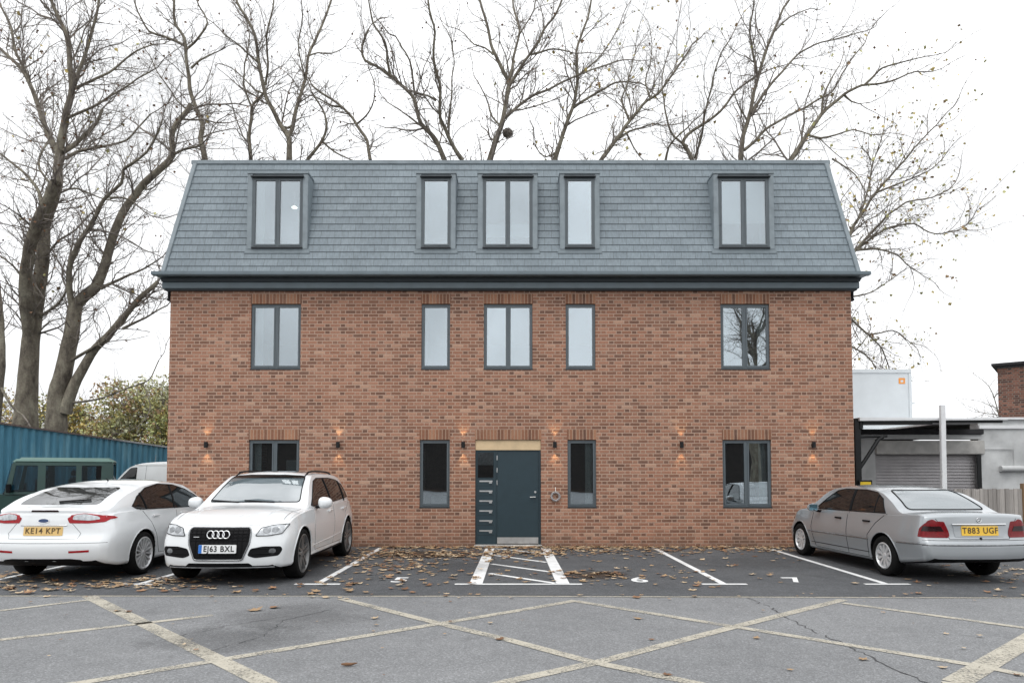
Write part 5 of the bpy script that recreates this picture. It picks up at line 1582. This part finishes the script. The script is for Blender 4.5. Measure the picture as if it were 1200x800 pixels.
TWIG = [0]
def WK(w): return 0.9 if w > 14 else 0.78
def tree(Y, limbs, label, seed, density=1.0, leaves=0.0, twig_len=1.0, balls=0.05, fork_from=0.0, group='bare plane trees behind the brick block', droop=0.0, pale=False, name='plane_tree'):
    rng = random.Random(seed)
    sc = (Y + CAM_D) / 800.0
    placed = []          # (px, py, y, limb index)
    wood, tw, tips = Limbs(), Limbs(), []
    root = None
    for li, L in enumerate(limbs):
        pts, w0, w1 = L[0], L[1], L[2]
        ydir = rng.uniform(-0.45, 0.45) if li else 0.0
        y0 = Y
        if placed:
            best = min(placed, key=lambda q: (q[0] - pts[0][0]) ** 2 + (q[1] - pts[0][1]) ** 2)
            y0 = best[2]
        # smooth the traced line
        P = []
        m = len(pts)
        for i in range(m - 1):
            p0 = Vector(pts[max(i - 1, 0)]); p1 = Vector(pts[i]); p2 = Vector(pts[i + 1]); p3 = Vector(pts[min(i + 2, m - 1)])
            K = max(2, int((p2 - p1).length / 7))
            for k in range(K):
                t = k / K
                P.append(0.5 * ((2 * p1) + (-p0 + p2) * t + (2 * p0 - 5 * p1 + 4 * p2 - p3) * t * t + (-p0 + 3 * p1 - 3 * p2 + p3) * t ** 3))
        P.append(Vector(pts[-1]))
        tot = sum((b_ - a_).length for a_, b_ in zip(P, P[1:])) or 1
        W, Rd, acc = [], [], 0
        for i, q in enumerate(P):
            if i: acc += (q - P[i - 1]).length
            t = acc / tot
            y = y0 + ydir * acc * sc
            wob = noise.noise(Vector((q.x * .05, q.y * .05, seed))) * 1.5 * min(1, t * 4)
            W.append(at(q.x + wob, q.y, y))
            Rd.append(max(0.012, (w0 + (w1 - w0) * t ** 0.65) * sc / 2 * WK(w0)))
            placed.append((q.x, q.y, y))
        if li == 0:
            foot = Vector((W[0].x, W[0].y, -0.05))
            root = empty(name, (W[0].x, W[0].y, 0), label=label, category='tree', group=group)
            base = root.location.copy()
            if W[0].z > 0.3:
                K = 6
                W = [foot.lerp(W[0], k / K) for k in range(K)] + W
                Rd = [Rd[0] * (1.55 - 0.55 * (k / K) ** 0.5) for k in range(K)] + Rd
        W = [q - base for q in W]
        wood.tube(W, Rd, 10 if w0 > 8 else 6)
        # shoots along the limb
        gap = 0.34 / density
        k = (0.25 if li else 1.0)
        acc = 0
        for i in range(1, len(W)):
            seg = (W[i] - W[i - 1]).length
            acc += seg
            zpix = P[max(0, min(len(P) - 1, i - (len(W) - len(P))))]
            if W[i].z < fork_from: k = acc; continue
            while k < acc:
                dd = (W[i] - W[i - 1]).normalized()
                side = dd.cross(rvec(rng)).normalized()
                ang = rng.uniform(0.45, 1.1)
                nd = dd * math.cos(ang) + side * math.sin(ang)
                ln = twig_len * rng.uniform(0.55, 1.25) * (1.1 + min(1.4, Rd[i] * 10))
                grow(tw, tips, rng, W[i - 1].lerp(W[i], rng.random()), nd, ln, max(0.008, min(0.022, Rd[i] * 0.32)), 1, 0.09, droop)
                if rng.random() < 0.19:      # a longer secondary bough
                    sd2 = dd.cross(rvec(rng)).normalized(); a2 = rng.uniform(0.4, 0.9)
                    grow(tw, tips, rng, W[i - 1].lerp(W[i], rng.random()), dd * math.cos(a2) + sd2 * math.sin(a2), twig_len * rng.uniform(1.6, 3.4), max(0.016, min(0.042, Rd[i] * 0.5)), 0, 0.07, droop)
                k += gap * rng.uniform(0.5, 1.6)
        if Rd[-1] < 0.09:
            dd = (W[-1] - W[-2]).normalized()
            grow(tw, tips, rng, W[-1], dd, twig_len * 2.2, min(0.03, Rd[-1]), 1, 0.06, droop)
    wood.build('trunk', M['bark'], root)
    # fruit balls and clinging leaves
    c = tw.build('crown', M['twig'], root, smooth=False)
    if leaves or balls:
        Lf = Limbs(); idx = []
        for t in tips:
            if rng.random() < leaves:
                n0 = len(Lf.f)
                leaf_card(Lf, rng, t + rvec(rng) * 0.04, rng.uniform(0.10, 0.20))
                idx += [rng.choice((0, 0, 1, 2, 2))] * (len(Lf.f) - n0)
            elif rng.random() < balls * 0.6:
                n0 = len(Lf.f)
                leaf_card(Lf, rng, t, rng.uniform(0.07, 0.13))
                idx += [3] * (len(Lf.f) - n0)
        if Lf.f: Lf.build('dead_leaves', [M['leaf_gold'], M['leaf_tan'], M['leaf_olive'], M['leaf_brown']], root, smooth=False, idx=idx)
    TWIG[0] += len(tw.f)
    return root

TY = 12.5
# big double trunk at the far left
tree(9.5, [
    ([(30, 492), (33, 440), (36, 400), (43, 350), (51, 300), (52, 267), (62, 235), (68, 209), (69, 179), (73, 160), (79, 128), (85, 105), (82, 78), (80, 50), (72, 27), (60, 0), (54, -30)], 30, 3),
    ([(36, 400), (30, 350), (33, 300), (44, 262), (56, 236), (66, 214)], 17, 13),
    ([(69, 179), (64, 172), (50, 142), (40, 111), (25, 81), (0, 57), (-20, 45)], 10, 4),
    ([(37, 104), (28, 80), (17, 57), (13, 30), (0, 7), (-8, -20)], 6, 3),
    ([(86, 103), (94, 80), (101, 60), (108, 35), (114, 8), (116, -30)], 7, 2.5),
    ([(88, 104), (115, 91), (128, 85), (142, 74), (160, 60), (180, 52)], 5, 2),
    ([(80, 138), (98, 130), (115, 122), (130, 112), (145, 104), (162, 92), (176, 84)], 5, 2),
    ([(77, 186), (90, 178), (108, 174), (125, 171), (148, 164), (162, 150), (176, 134)], 6, 2),
    ([(74, 178), (84, 172), (98, 160), (112, 145), (120, 128)], 8, 4),
    ([(75, 223), (90, 221), (106, 227), (121, 233), (136, 236)], 3.5, 1.5),
    ([(48, 240), (46, 225), (34, 209), (16, 192), (0, 180), (-15, 165)], 6, 2.5),
    ([(58, 214), (46, 198), (46, 184), (54, 170), (58, 160)], 4, 2),
    ([(44, 330), (55, 300), (72, 280), (88, 270), (106, 250)], 5, 2),
    ([(45, 372), (60, 362), (72, 352), (80, 335)], 6, 2.5),
    ([(30, 330), (16, 312), (0, 300), (-16, 296)], 4, 2),
    ([(44, 392), (54, 380), (66, 374), (82, 372)], 3, 1.2),
], 'thick bare tree rising above the blue fence at the far left', 11, 1.5, 0.008, 1.0, 0.07, 6.5)
# twin-stemmed tree right of it
tree(9.0, [
    ([(66, 492), (68, 462), (74, 436), (82, 400), (86, 375), (89, 355)], 26, 17),
    ([(76, 484), (84, 458), (101, 425), (112, 408), (127, 393), (144, 372), (156, 358), (166, 346), (176, 338), (185, 330)], 17, 5),
    ([(87, 368), (82, 345), (81, 318), (86, 300), (94, 282), (106, 265), (118, 240), (128, 228), (142, 214), (145, 199), (158, 190), (172, 178), (182, 160), (190, 140)], 11, 2),
    ([(90, 356), (100, 346), (112, 337), (120, 318), (126, 300), (134, 272), (144, 250), (155, 233), (165, 220), (176, 209), (190, 196), (202, 182), (201, 164), (204, 150), (210, 140), (218, 131), (224, 122)], 15, 6),
    ([(202, 182), (216, 175), (230, 172), (238, 168)], 5, 2.5),
    ([(144, 385), (158, 378), (172, 372), (184, 364), (196, 358)], 5, 2),
    ([(118, 338), (134, 330), (150, 323), (170, 314), (190, 301)], 6, 2),
    ([(80, 472), (100, 470), (120, 466), (136, 460), (150, 454), (164, 450), (175, 445), (181, 434), (186, 422)], 4, 1.5),
    ([(164, 450), (172, 456), (176, 474)], 2.5, 1.2),
    ([(74, 428), (88, 420), (101, 412), (113, 405), (124, 398)], 6, 4),
    ([(128, 232), (146, 232), (158, 238)], 4, 2),
    ([(170, 214), (172, 222), (178, 221)], 4, 2),
], 'tree with two leaning stems from one foot above the blue fence', 12, 1.5, 0.005, 0.95, 0.06, 6.0)
# a dark trunk just inside the left edge
tree(7.5, [([(-4, 495), (0, 450), (2, 420), (1, 380), (-3, 340), (-8, 300), (-16, 250), (-20, 200)], 12, 8), ([(0, 452), (10, 470), (18, 480), (26, 486)], 5, 2.5)],
     'dark trunk cut off by the left edge of the picture', 13, 0.7, 0.0, 0.8, 0.02, 5.5)

# trees over the roof, left to right
tree(TY, [
    ([(240, 186), (238, 174), (235, 162), (237, 150), (236, 140), (230, 128), (226, 118), (223, 105), (221, 91), (218, 64), (216, 44), (208, 32), (204, 22), (204, 0), (203, -30)], 9, 3),
    ([(217, 54), (205, 48), (192, 43), (175, 37), (166, 22), (159, 5), (155, -20)], 4.5, 2),
    ([(218, 58), (228, 50), (236, 40), (243, 27), (238, 15), (232, 6), (226, -20)], 4, 2),
    ([(224, 80), (233, 72), (243, 66), (252, 62), (261, 58)], 4, 1.5),
    ([(221, 130), (208, 118), (196, 100), (184, 84), (176, 66)], 3, 1.5),
    ([(236, 162), (248, 156), (262, 153)], 3, 1.5),
], 'slender bare tree over the left end of the slate roof', 21, 1.35, 0.0, 1.0, 0.06, 8)
tree(TY + 1, [
    ([(294, 186), (293, 172), (292, 159), (295, 140), (295, 125), (302, 117), (309, 110)], 6, 4),
    ([(295, 125), (289, 112), (285, 98), (286, 86), (287, 74), (291, 61), (292, 40), (288, 20)], 3.5, 1.5),
], 'thin bare stem left of the first forked tree over the roof', 22, 1.2, 0.0, 0.9, 0.05, 9)
tree(TY, [
    ([(339, 186), (339, 173), (338, 160), (329, 147), (322, 134), (314, 118), (310, 105), (306, 88), (303, 74), (301, 55), (298, 40), (289, 22), (278, 3), (272, -25)], 9, 3),
    ([(338, 160), (343, 150), (345, 138), (350, 118), (358, 92), (361, 66), (368, 50), (375, 34), (388, 3), (394, -25)], 7, 3),
    ([(311, 100), (314, 76), (312, 52), (315, 30), (320, 10), (322, -20)], 4, 2),
    ([(330, 148), (338, 150), (344, 146)], 4, 4),
    ([(303, 74), (290, 62), (276, 50), (262, 40)], 3.5, 1.5),
    ([(361, 66), (372, 62), (388, 63), (400, 58)], 3, 1.5),
    ([(312, 110), (300, 106), (286, 92), (272, 80)], 3, 1.5),
    ([(358, 92), (352, 70), (350, 50), (354, 20), (352, -10)], 3, 1.5),
], 'forked bare tree over the roof above the left dormer', 23, 1.35, 0.0, 1.0, 0.06, 8.5)
tree(TY + 1.5, [
    ([(361, 186), (370, 175), (378, 164), (382, 150), (381, 135), (374, 122), (366, 108)], 6, 2.5),
    ([(378, 166), (392, 178), (404, 184)], 3.5, 2),
    ([(434, 188), (432, 176), (430, 165), (424, 155), (417, 145), (408, 133), (400, 125), (388, 116), (376, 108), (366, 100)], 6, 3),
    ([(417, 146), (425, 140), (432, 132), (438, 118), (440, 105), (436, 90)], 3.5, 1.5),
    ([(400, 125), (388, 124), (375, 116)], 4, 2),
], 'low crooked bare tree between the two leftmost forked ones', 24, 1.3, 0.0, 0.85, 0.06, 8.5)
tree(TY, [
    ([(521, 188), (516, 176), (511, 165), (503, 155), (494, 145), (489, 130), (485, 115), (477, 106), (467, 98), (459, 90), (451, 84), (440, 77), (428, 71), (424, 60), (428, 46), (432, 35)], 8.5, 3),
    ([(457, 88), (454, 70), (451, 51), (444, 38), (437, 27), (433, 10), (430, -20)], 5, 2),
    ([(486, 112), (484, 92), (480, 70), (472, 56), (464, 43), (456, 40), (448, 30)], 4, 1.5),
    ([(542, 188), (535, 178), (528, 165), (521, 150), (516, 138), (515, 118), (515, 98), (511, 82), (508, 67), (510, 40), (506, 22), (502, 3), (500, -25)], 7, 2.5),
    ([(526, 163), (526, 140), (529, 118), (530, 88), (532, 68), (528, 45)], 4, 1.5),
    ([(500, 152), (486, 142), (470, 130), (454, 120)], 3, 1.5),
    ([(511, 118), (500, 112), (490, 110)], 4, 2),
], 'wide bare tree with two stems, centre left over the roof', 25, 1.35, 0.0, 1.0, 0.06, 8.5)
nestree = tree(TY - 0.5, [
    ([(574, 188), (578, 174), (584, 156), (589, 144), (591, 132), (594, 115), (597, 98), (592, 88), (586, 78), (580, 64), (575, 51), (572, 36), (568, 20), (562, 0), (558, -25)], 10, 3),
    ([(596, 98), (600, 82), (602, 67), (606, 50), (609, 36), (604, 18), (601, 0), (600, -25)], 5.5, 2.5),
    ([(597, 100), (606, 86), (615, 72), (624, 60), (631, 48), (637, 36), (648, 22), (657, 5), (664, -20)], 6, 2.5),
    ([(592, 138), (603, 128), (616, 118), (628, 111), (643, 105), (656, 98), (671, 91), (688, 84), (705, 78), (722, 72)], 6, 2),
    ([(622, 64), (632, 62), (644, 58), (654, 58), (664, 60)], 4, 2),
    ([(606, 44), (616, 30), (625, 12), (628, -15)], 3, 1.5),
    ([(587, 148), (576, 136), (572, 122), (566, 108), (560, 96)], 3.5, 1.5),
    ([(578, 64), (568, 56), (556, 52), (545, 40)], 3, 1.5),
], 'strong bare tree with a bird nest, over the middle of the roof', 26, 1.4, 0.004, 1.0, 0.06, 8.5)
tree(TY + 0.8, [
    ([(650, 188), (655, 172), (660, 156), (665, 141), (671, 127), (675, 108), (677, 88), (676, 74), (675, 61), (681, 42), (687, 27), (692, 5), (696, -20)], 8, 2.5),
    ([(672, 126), (684, 118), (698, 110), (710, 103), (721, 97), (736, 96), (752, 98)], 5.5, 2),
    ([(652, 178), (640, 184), (632, 178), (626, 168)], 3, 1.5),
    ([(676, 90), (690, 78), (704, 66), (716, 48), (726, 30)], 4, 1.5),
], 'bare tree leaning right, over the roof right of the nest', 27, 1.4, 0.03, 1.0, 0.06, 8.5)
tree(TY, [
    ([(704, 188), (712, 177), (721, 165), (730, 153), (738, 142), (748, 129), (758, 118), (771, 110), (784, 93), (798, 74), (808, 58)], 7.5, 2.5),
    ([(738, 142), (732, 128), (728, 116), (734, 100), (740, 80), (746, 56)], 4, 1.5),
    ([(722, 164), (738, 154), (752, 150), (765, 145), (776, 147)], 4.5, 2),
    ([(762, 115), (756, 96), (762, 76), (764, 52)], 3, 1.2),
    ([(734, 156), (742, 172), (750, 184)], 3, 1.5),
], 'bare tree with a long limb reaching right, centre right over the roof', 28, 1.35, 0.05, 1.0, 0.05, 8.5)
tree(TY + 1.2, [
    ([(812, 190), (806, 176), (800, 168), (806, 158), (820, 148), (832, 140), (844, 131), (853, 120), (861, 108), (875, 97), (890, 88)], 6.5, 2.5),
    ([(806, 172), (790, 160), (782, 140), (778, 118), (776, 96), (780, 70)], 4, 1.5),
    ([(814, 186), (822, 160), (826, 130), (834, 100), (842, 70), (856, 44)], 4, 1.5),
    ([(780, 188), (784, 172), (794, 160), (806, 150)], 4, 2),
], 'low bare tree over the roof left of the right dormer', 29, 1.35, 0.01, 0.95, 0.05, 8.5)
tree(TY, [
    ([(868, 188), (869, 174), (871, 159), (876, 143), (880, 128), (884, 108), (889, 88), (895, 68), (901, 51), (909, 30), (918, 10), (928, -6), (934, -30)], 8, 2.5),
    ([(888, 90), (883, 66), (879, 42), (881, 20), (884, -5)], 4, 2),
    ([(880, 134), (894, 112), (908, 93), (922, 78), (935, 64), (948, 56), (962, 50), (976, 47), (990, 43), (1004, 39), (1016, 36)], 5.5, 1.5),
    ([(905, 40), (918, 26), (934, 16), (950, 10)], 3, 1.5),
    ([(872, 176), (884, 166), (897, 152), (908, 145), (925, 135), (942, 127), (960, 116), (976, 107), (986, 88), (1002, 64), (1014, 50)], 5, 1.5),
    ([(876, 142), (864, 120), (856, 96)], 3, 1.2),
], 'tall bare tree over the roof above the right dormer', 30, 1.35, 0.008, 1.0, 0.05, 8.5)
tree(TY - 0.5, [
    ([(926, 188), (936, 174), (945, 159), (954, 146), (963, 134), (976, 122), (989, 111), (999, 105), (1010, 100), (1024, 99), (1037, 97), (1050, 93), (1063, 87), (1074, 84)], 9, 2),
    ([(989, 111), (998, 119), (1008, 122)], 4, 1.5),
    ([(1014, 99), (1024, 89), (1034, 80), (1050, 75), (1070, 70), (1086, 66)], 4, 1.5),
    ([(946, 158), (962, 162), (980, 158), (1000, 152), (1020, 158)], 4, 1.5),
    ([(963, 134), (966, 110), (976, 90), (984, 76)], 4, 1.5),
    ([(975, 186), (990, 195), (1002, 205), (1012, 222)], 3, 1.5),
], 'bare tree at the right end of the roof, limbs sweeping right', 31, 1.35, 0.05, 0.95, 0.05, 8.0)
tree(TY + 2.0, [
    ([(990, 300), (997, 272), (1003, 260), (1012, 248), (1023, 230), (1036, 214), (1050, 199), (1062, 186), (1071, 174), (1084, 160), (1097, 147), (1110, 132)], 6, 1.5),
    ([(1003, 262), (1012, 240), (1018, 218), (1022, 195), (1030, 170), (1036, 150)], 3.5, 1.2),
    ([(1000, 296), (1010, 285), (1020, 273), (1031, 262), (1041, 252), (1052, 244), (1062, 237), (1077, 234), (1094, 231), (1112, 222)], 4.5, 1.5),
    ([(1004, 293), (1020, 280), (1038, 268), (1054, 264), (1071, 262), (1083, 269), (1096, 274), (1112, 272), (1128, 267), (1140, 255)], 4, 1.2),
    ([(1004, 293), (1018, 292), (1030, 292), (1050, 298), (1062, 309), (1072, 316), (1082, 323)], 4, 1.2),
    ([(1026, 226), (1046, 218), (1066, 210), (1088, 200), (1104, 186)], 3.5, 1.2),
    ([(994, 348), (1008, 346), (1022, 342), (1038, 332), (1054, 320)], 3, 1.2),
    ([(992, 366), (998, 374), (1008, 384), (1018, 392), (1026, 400), (1033, 408), (1038, 420), (1042, 434)], 4, 1.5),
    ([(1019, 392), (1032, 390), (1045, 387), (1056, 392), (1066, 401), (1078, 404)], 3, 1),
    ([(990, 400), (1000, 407), (1012, 414), (1022, 424), (1028, 436)], 3.5, 1.5),
    ([(1003, 410), (1010, 402), (1018, 392)], 2, 1.5),
], 'low tree with clinging brown leaves right of the roof gable', 32, 2.3, 0.12, 0.95, 0.04, 3.0, droop=0.03)
tree(32, [
    ([(1172, 490), (1168, 475), (1164, 462), (1158, 452), (1152, 446)], 2.2, 0.8),
    ([(1165, 466), (1172, 458), (1176, 450)], 1.4, 0.7),
    ([(1168, 478), (1158, 474), (1148, 470)], 1.3, 0.6),
    ([(1170, 486), (1156, 484), (1140, 482)], 1.3, 0.6),
], 'faint distant bare tree above the garage roof beside the brown brick block', 41, 1.5, 0, 0.8, 0.0, 2.0, group='distant trees')

# bird nest in the fork
r = empty('bird_nest', at(595, 156, TY - 0.55), label='dark ball of twigs, a bird nest in the fork above the middle dormer', category='nest')
tw = Limbs(); rng = random.Random(4)
for k in range(260):
    d_ = rvec(rng); p0 = d_ * rng.uniform(0.05, 0.2); t_ = d_.cross(rvec(rng)).normalized() * rng.uniform(0.08, 0.18)
    p0.z *= 0.75
    tw.tube([p0 - t_, p0 + d_ * 0.03, p0 + t_], [0.008, 0.012, 0.006], 3)
tw.build('twigs', M['twig'], r, smooth=False)

# trees behind the viewer, seen only mirrored in the glass
def far_tree(x, y, h, seed, label):
    rng = random.Random(seed)
    root = empty('plane_tree', (x, y, 0), label=label, category='tree', group='trees across the yard')
    wood, tw, tips = Limbs(), Limbs(), []
    top = [Vector((0, 0, -0.1)), Vector((0.1, 0, h * .18)), Vector((0.0, .1, h * .35)), Vector((0.2, 0, h * .6)), Vector((0, 0, h * .85))]
    wood.tube(top, [0.4, 0.32, 0.27, 0.16, 0.05], 8)
    for k in range(16):
        z = h * rng.uniform(0.25, 0.8); a = rng.uniform(0, 6.28); ln = h * rng.uniform(0.22, 0.4)
        p = Vector((0.1, 0, z)); dv = Vector((math.cos(a), math.sin(a), rng.uniform(0.5, 1.2))).normalized()
        pts, rad = [p], [0.11]
        for i in range(6):
            dv = (dv + rvec(rng) * 0.3).normalized(); pts.append(pts[-1] + dv * ln / 6); rad.append(0.11 * (1 - (i + 1) / 7))
        wood.tube(pts, rad, 5)
        for i in range(1, 7):
            for j in range(3):
                nd = (dv + rvec(rng) * 0.9).normalized(); grow(tw, tips, rng, pts[i], nd, rng.uniform(1, 2.4), 0.025, 1, 0.05)
    wood.build('trunk', M['bark'], root); tw.build('crown', M['twig'], root, smooth=False)
far_tree(17.5, -34, 15, 61, 'bare tree across the yard mirrored in the right first floor window')
far_tree(-27, -27, 24, 62, 'tall bare tree across the yard mirrored in the hatchback rear window')

r = empty('added_warehouse', (0, -48, 0), label='long dark brick block added unseen across the yard to darken the ground floor reflections', category='building')  # added out of view to give the ground floor panes a dark reflection
b = MB(); b.box(-40, 40, -10, 0, 0, 4.6); b.build('wall', M['dark_brick'], r)
b = MB(); b.box(-40.2, 40.2, -10.2, 0.2, 4.602, 4.9); b.build('roof', M['felt'], r)

# ================================================================== autumn bushes beyond the blue fence
def bush(x, y, w, dpt, h, n, seed, mix_, label):
    rng = random.Random(seed)
    root = empty('bush', (x, y, 0), label=label, category='bush', group='autumn bushes beyond the blue fence')
    st = Limbs()
    lobes = [(Vector((rng.uniform(-w, w) * .7, rng.uniform(-dpt, dpt) * .5, h * rng.uniform(.3, .80))), rng.uniform(.2, .36) * h * .55) for _ in range(20)]
    for c, rr in lobes:
        p0 = Vector((c.x * .3, c.y * .3, 0)); st.tube([p0, p0.lerp(c, .5) + rvec(rng) * .2, c], [0.05, 0.035, 0.012], 4)
        for k in range(12):
            st.tube([c - rvec(rng) * .2, c + rvec(rng) * rr * .6 + Vector((0, 0, rr * .2)), c + (rvec(rng) + Vector((0, 0, .9))) * rr], [0.02, 0.014, 0.005], 3)
    st.build('stems', M['twig'], root, smooth=False)
    L = Limbs(); idx = []
    for k in range(n):
        c, rr = rng.choice(lobes)
        d_ = rvec(rng); q = c + d_ * rr * rng.uniform(.35, 1.12) ** .7
        q.z = max(.3, q.z)
        leaf_card(L, rng, q, rng.uniform(.10, .20))
        m_ = noise.noise(q * 0.9 + Vector((seed, 0, 0)))
        j = mix_[0] if m_ > 0.15 else (mix_[1] if m_ > -0.12 else mix_[2])
        if rng.random() < .3: j = rng.randrange(5)
        idx += [j, j]
    L.build('foliage', [M['leaf_green'], M['leaf_olive'], M['leaf_gold'], M['leaf_grey'], M['leaf_tan']], root, smooth=False, idx=idx)

bush(-22.5, 20.5, 2.6, 2.0, 6.4, 8000, 71, (2, 1, 3), 'golden bush between the two big trunks on the left')
bush(-18.3, 19.0, 2.7, 2.0, 6.9, 9500, 72, (3, 1, 4), 'grey green bush right of the twin stemmed tree')
bush(-15.2, 18.0, 2.4, 2.0, 5.6, 9000, 73, (0, 1, 2), 'green and gold bush against the left side of the brick block')
bush(-18.0, 24.0, 4.4, 2.0, 8.0, 9500, 74, (3, 3, 1), 'pale olive thicket behind the other bushes')
bush(-29.0, 22.0, 4.4, 2.0, 6.6, 7000, 75, (4, 1, 2), 'brown bush behind the thick trunk at the far left')

# ================================================================== fallen leaves
def leaf_shape(L, rng, x, y, size, z0=0.012):
    """A lobed plane leaf lying on the ground, its rim curled."""
    base = len(L.v)
    a0 = rng.uniform(0, 6.28); n = 15
    tilt = Vector((rng.uniform(-.25, .25), rng.uniform(-.25, .25)))
    cup = rng.uniform(0.05, 0.35) * size
    L.v.append((x, y, z0 + 0.002))
    for k in range(n):
        a = a0 + 2 * math.pi * k / n
        rr = size * (0.56, 0.40, 0.36)[k % 3] * rng.uniform(.72, 1.12) * (0.7 if k in (7, 8) else 1)
        dx, dy = math.cos(a) * rr, math.sin(a) * rr * rng.uniform(.7, 1)
        z = z0 + cup * (rr / size) ** 2 * rng.uniform(.4, 1.6) + max(0, tilt.x * dx + tilt.y * dy)
        L.v.append((x + dx, y + dy, z))
    for k in range(n): L.f.append((base, base + 1 + k, base + 1 + (k + 1) % n))
    return n

LM = [M['leaf_tan'], M['leaf_pale'], M['leaf_brown'], M['leaf_rust']]
rng = random.Random(9)
L = Limbs(); idx = []
def drop(x, y, s):
    s *= 0.82
    z = 0.008 if y > -6 else 0.006
    n = leaf_shape(L, rng, x, y, s, z + rng.random() * 0.012)
    idx.extend([rng.choice((0, 0, 0, 1, 1, 2, 3))] * n)
def gauss(cx, cy, sx, sy, n, s0=.09, s1=.19):
    for _ in range(int(n * 1.5)):
        x, y = rng.gauss(cx, sx), rng.gauss(cy, sy)
        if y > -0.04: y = -0.04 - rng.random() * 0.25
        if y < -5.9: continue
        drop(x, y, rng.uniform(s0, s1))
for x0, x1, n in ((-2.9, 8.0, 520), (-2.7, 1.5, 160), (0.7, 3.2, 110)):
    for _ in range(n):                       # drift along the foot of the wall
        drop(rng.uniform(x0, x1), -0.05 - abs(rng.gauss(0, 0.22)), rng.uniform(.08, .18))
gauss(-1.4, -1.5, .9, .5, 130); gauss(0.2, -1.2, .6, .35, 95); gauss(-2.3, -2.2, .7, .8, 70); gauss(-1.9, -3.4, .5, .5, 55)
gauss(1.4, -1.0, .9, .5, 70); gauss(1.3, -4.3, .5, .4, 45); gauss(2.6, -0.8, 1.4, .5, 90); gauss(-0.6, -4.4, .6, .4, 14)
gauss(2.9, -3.9, .7, .9, 22); gauss(5.0, -0.6, .7, .3, 70); gauss(-2.7, -1.2, .4, .6, 45)
gauss(-5.2, -4.9, .5, .35, 60); gauss(-4.0, -5.4, .8, .2, 18); gauss(-6.4, -5.4, .8, .3, 45); gauss(-7.6, -4.4, .4, .5, 30)
gauss(7.4, -4.4, .6, .6, 24); gauss(7.9, -2.5, .4, 1.5, 50); gauss(-2.2, -5.0, .6, .4, 22)
for _ in range(100): drop(rng.uniform(-8, 9), rng.uniform(-5.8, -0.1), rng.uniform(.05, .17))
for _ in range(70): drop(rng.uniform(-9, 9), rng.uniform(-10.5, -6.0), rng.uniform(.03, .09))
for _ in range(60): drop(rng.uniform(-9, 9), rng.gauss(-6.0, .12), rng.uniform(.04, .13))
for x in (-3.9, -3.1, -2.95, 0.35, 1.9, 2.2, 4.4, 5.9, -5.4, 3.35):     # a few caught on the gutter and the foot of the slates
    n = leaf_shape(L, rng, x, -0.27 + rng.uniform(-.04, .04), rng.uniform(.07, .12), 5.935)
    idx.extend([rng.choice((0, 2, 3))] * n)
L.build('fallen_leaves', LM, None, smooth=False, idx=idx, kind='stuff', label='fallen brown and tan leaves scattered over the tarmac and along the wall', category='leaves')
road_leaves = [(-2.95, -6.95, .2, 0), (-2.78, -6.8, .17, 3), (-4.35, -7.05, .13, 2), (-4.5, -7.0, .12, 0), (-1.48, -7.4, .1, 1), (-0.10, -8.35, .11, 2), (2.98, -9.05, .10, 0), (1.38, -7.42, .13, 0), (1.6, -6.15, .14, 3),
               (1.22, -9.5, .10, 2), (2.35, -8.3, .09, 0), (3.5, -9.3, .09, 1), (-2.35, -6.15, .14, 1), (-2.6, -5.9, .16, 0), (2.45, -5.6, .15, 1), (2.8, -5.35, .13, 0)]
for x, y, s, c in road_leaves:
    Lf = Limbs(); leaf_shape(Lf, rng, 0, 0, s * 0.95, 0.004)
    o = Lf.build('fallen_leaf', LM[c], None, smooth=False, label='single curled dry leaf lying apart on the road or its edge', category='leaf', group='single leaves on the road')
    o.location = (x, y, 0.002)
b = MB(); b.tube([(-0.09, 0.01, 0.02), (-0.04, -0.01, 0.025), (0.02, 0.012, 0.018), (0.09, 0.03, 0.03)], [0.012, 0.022, 0.02, 0.006], 6)
o = b.build('bark_scrap', M['leaf_brown'], None, smooth=60, label='curled scrap of dark bark lying on the road near the bottom edge', category='bark')
o.location = (-1.32, -9.25, 0.003); o.scale = (0.7, 0.7, 0.6)
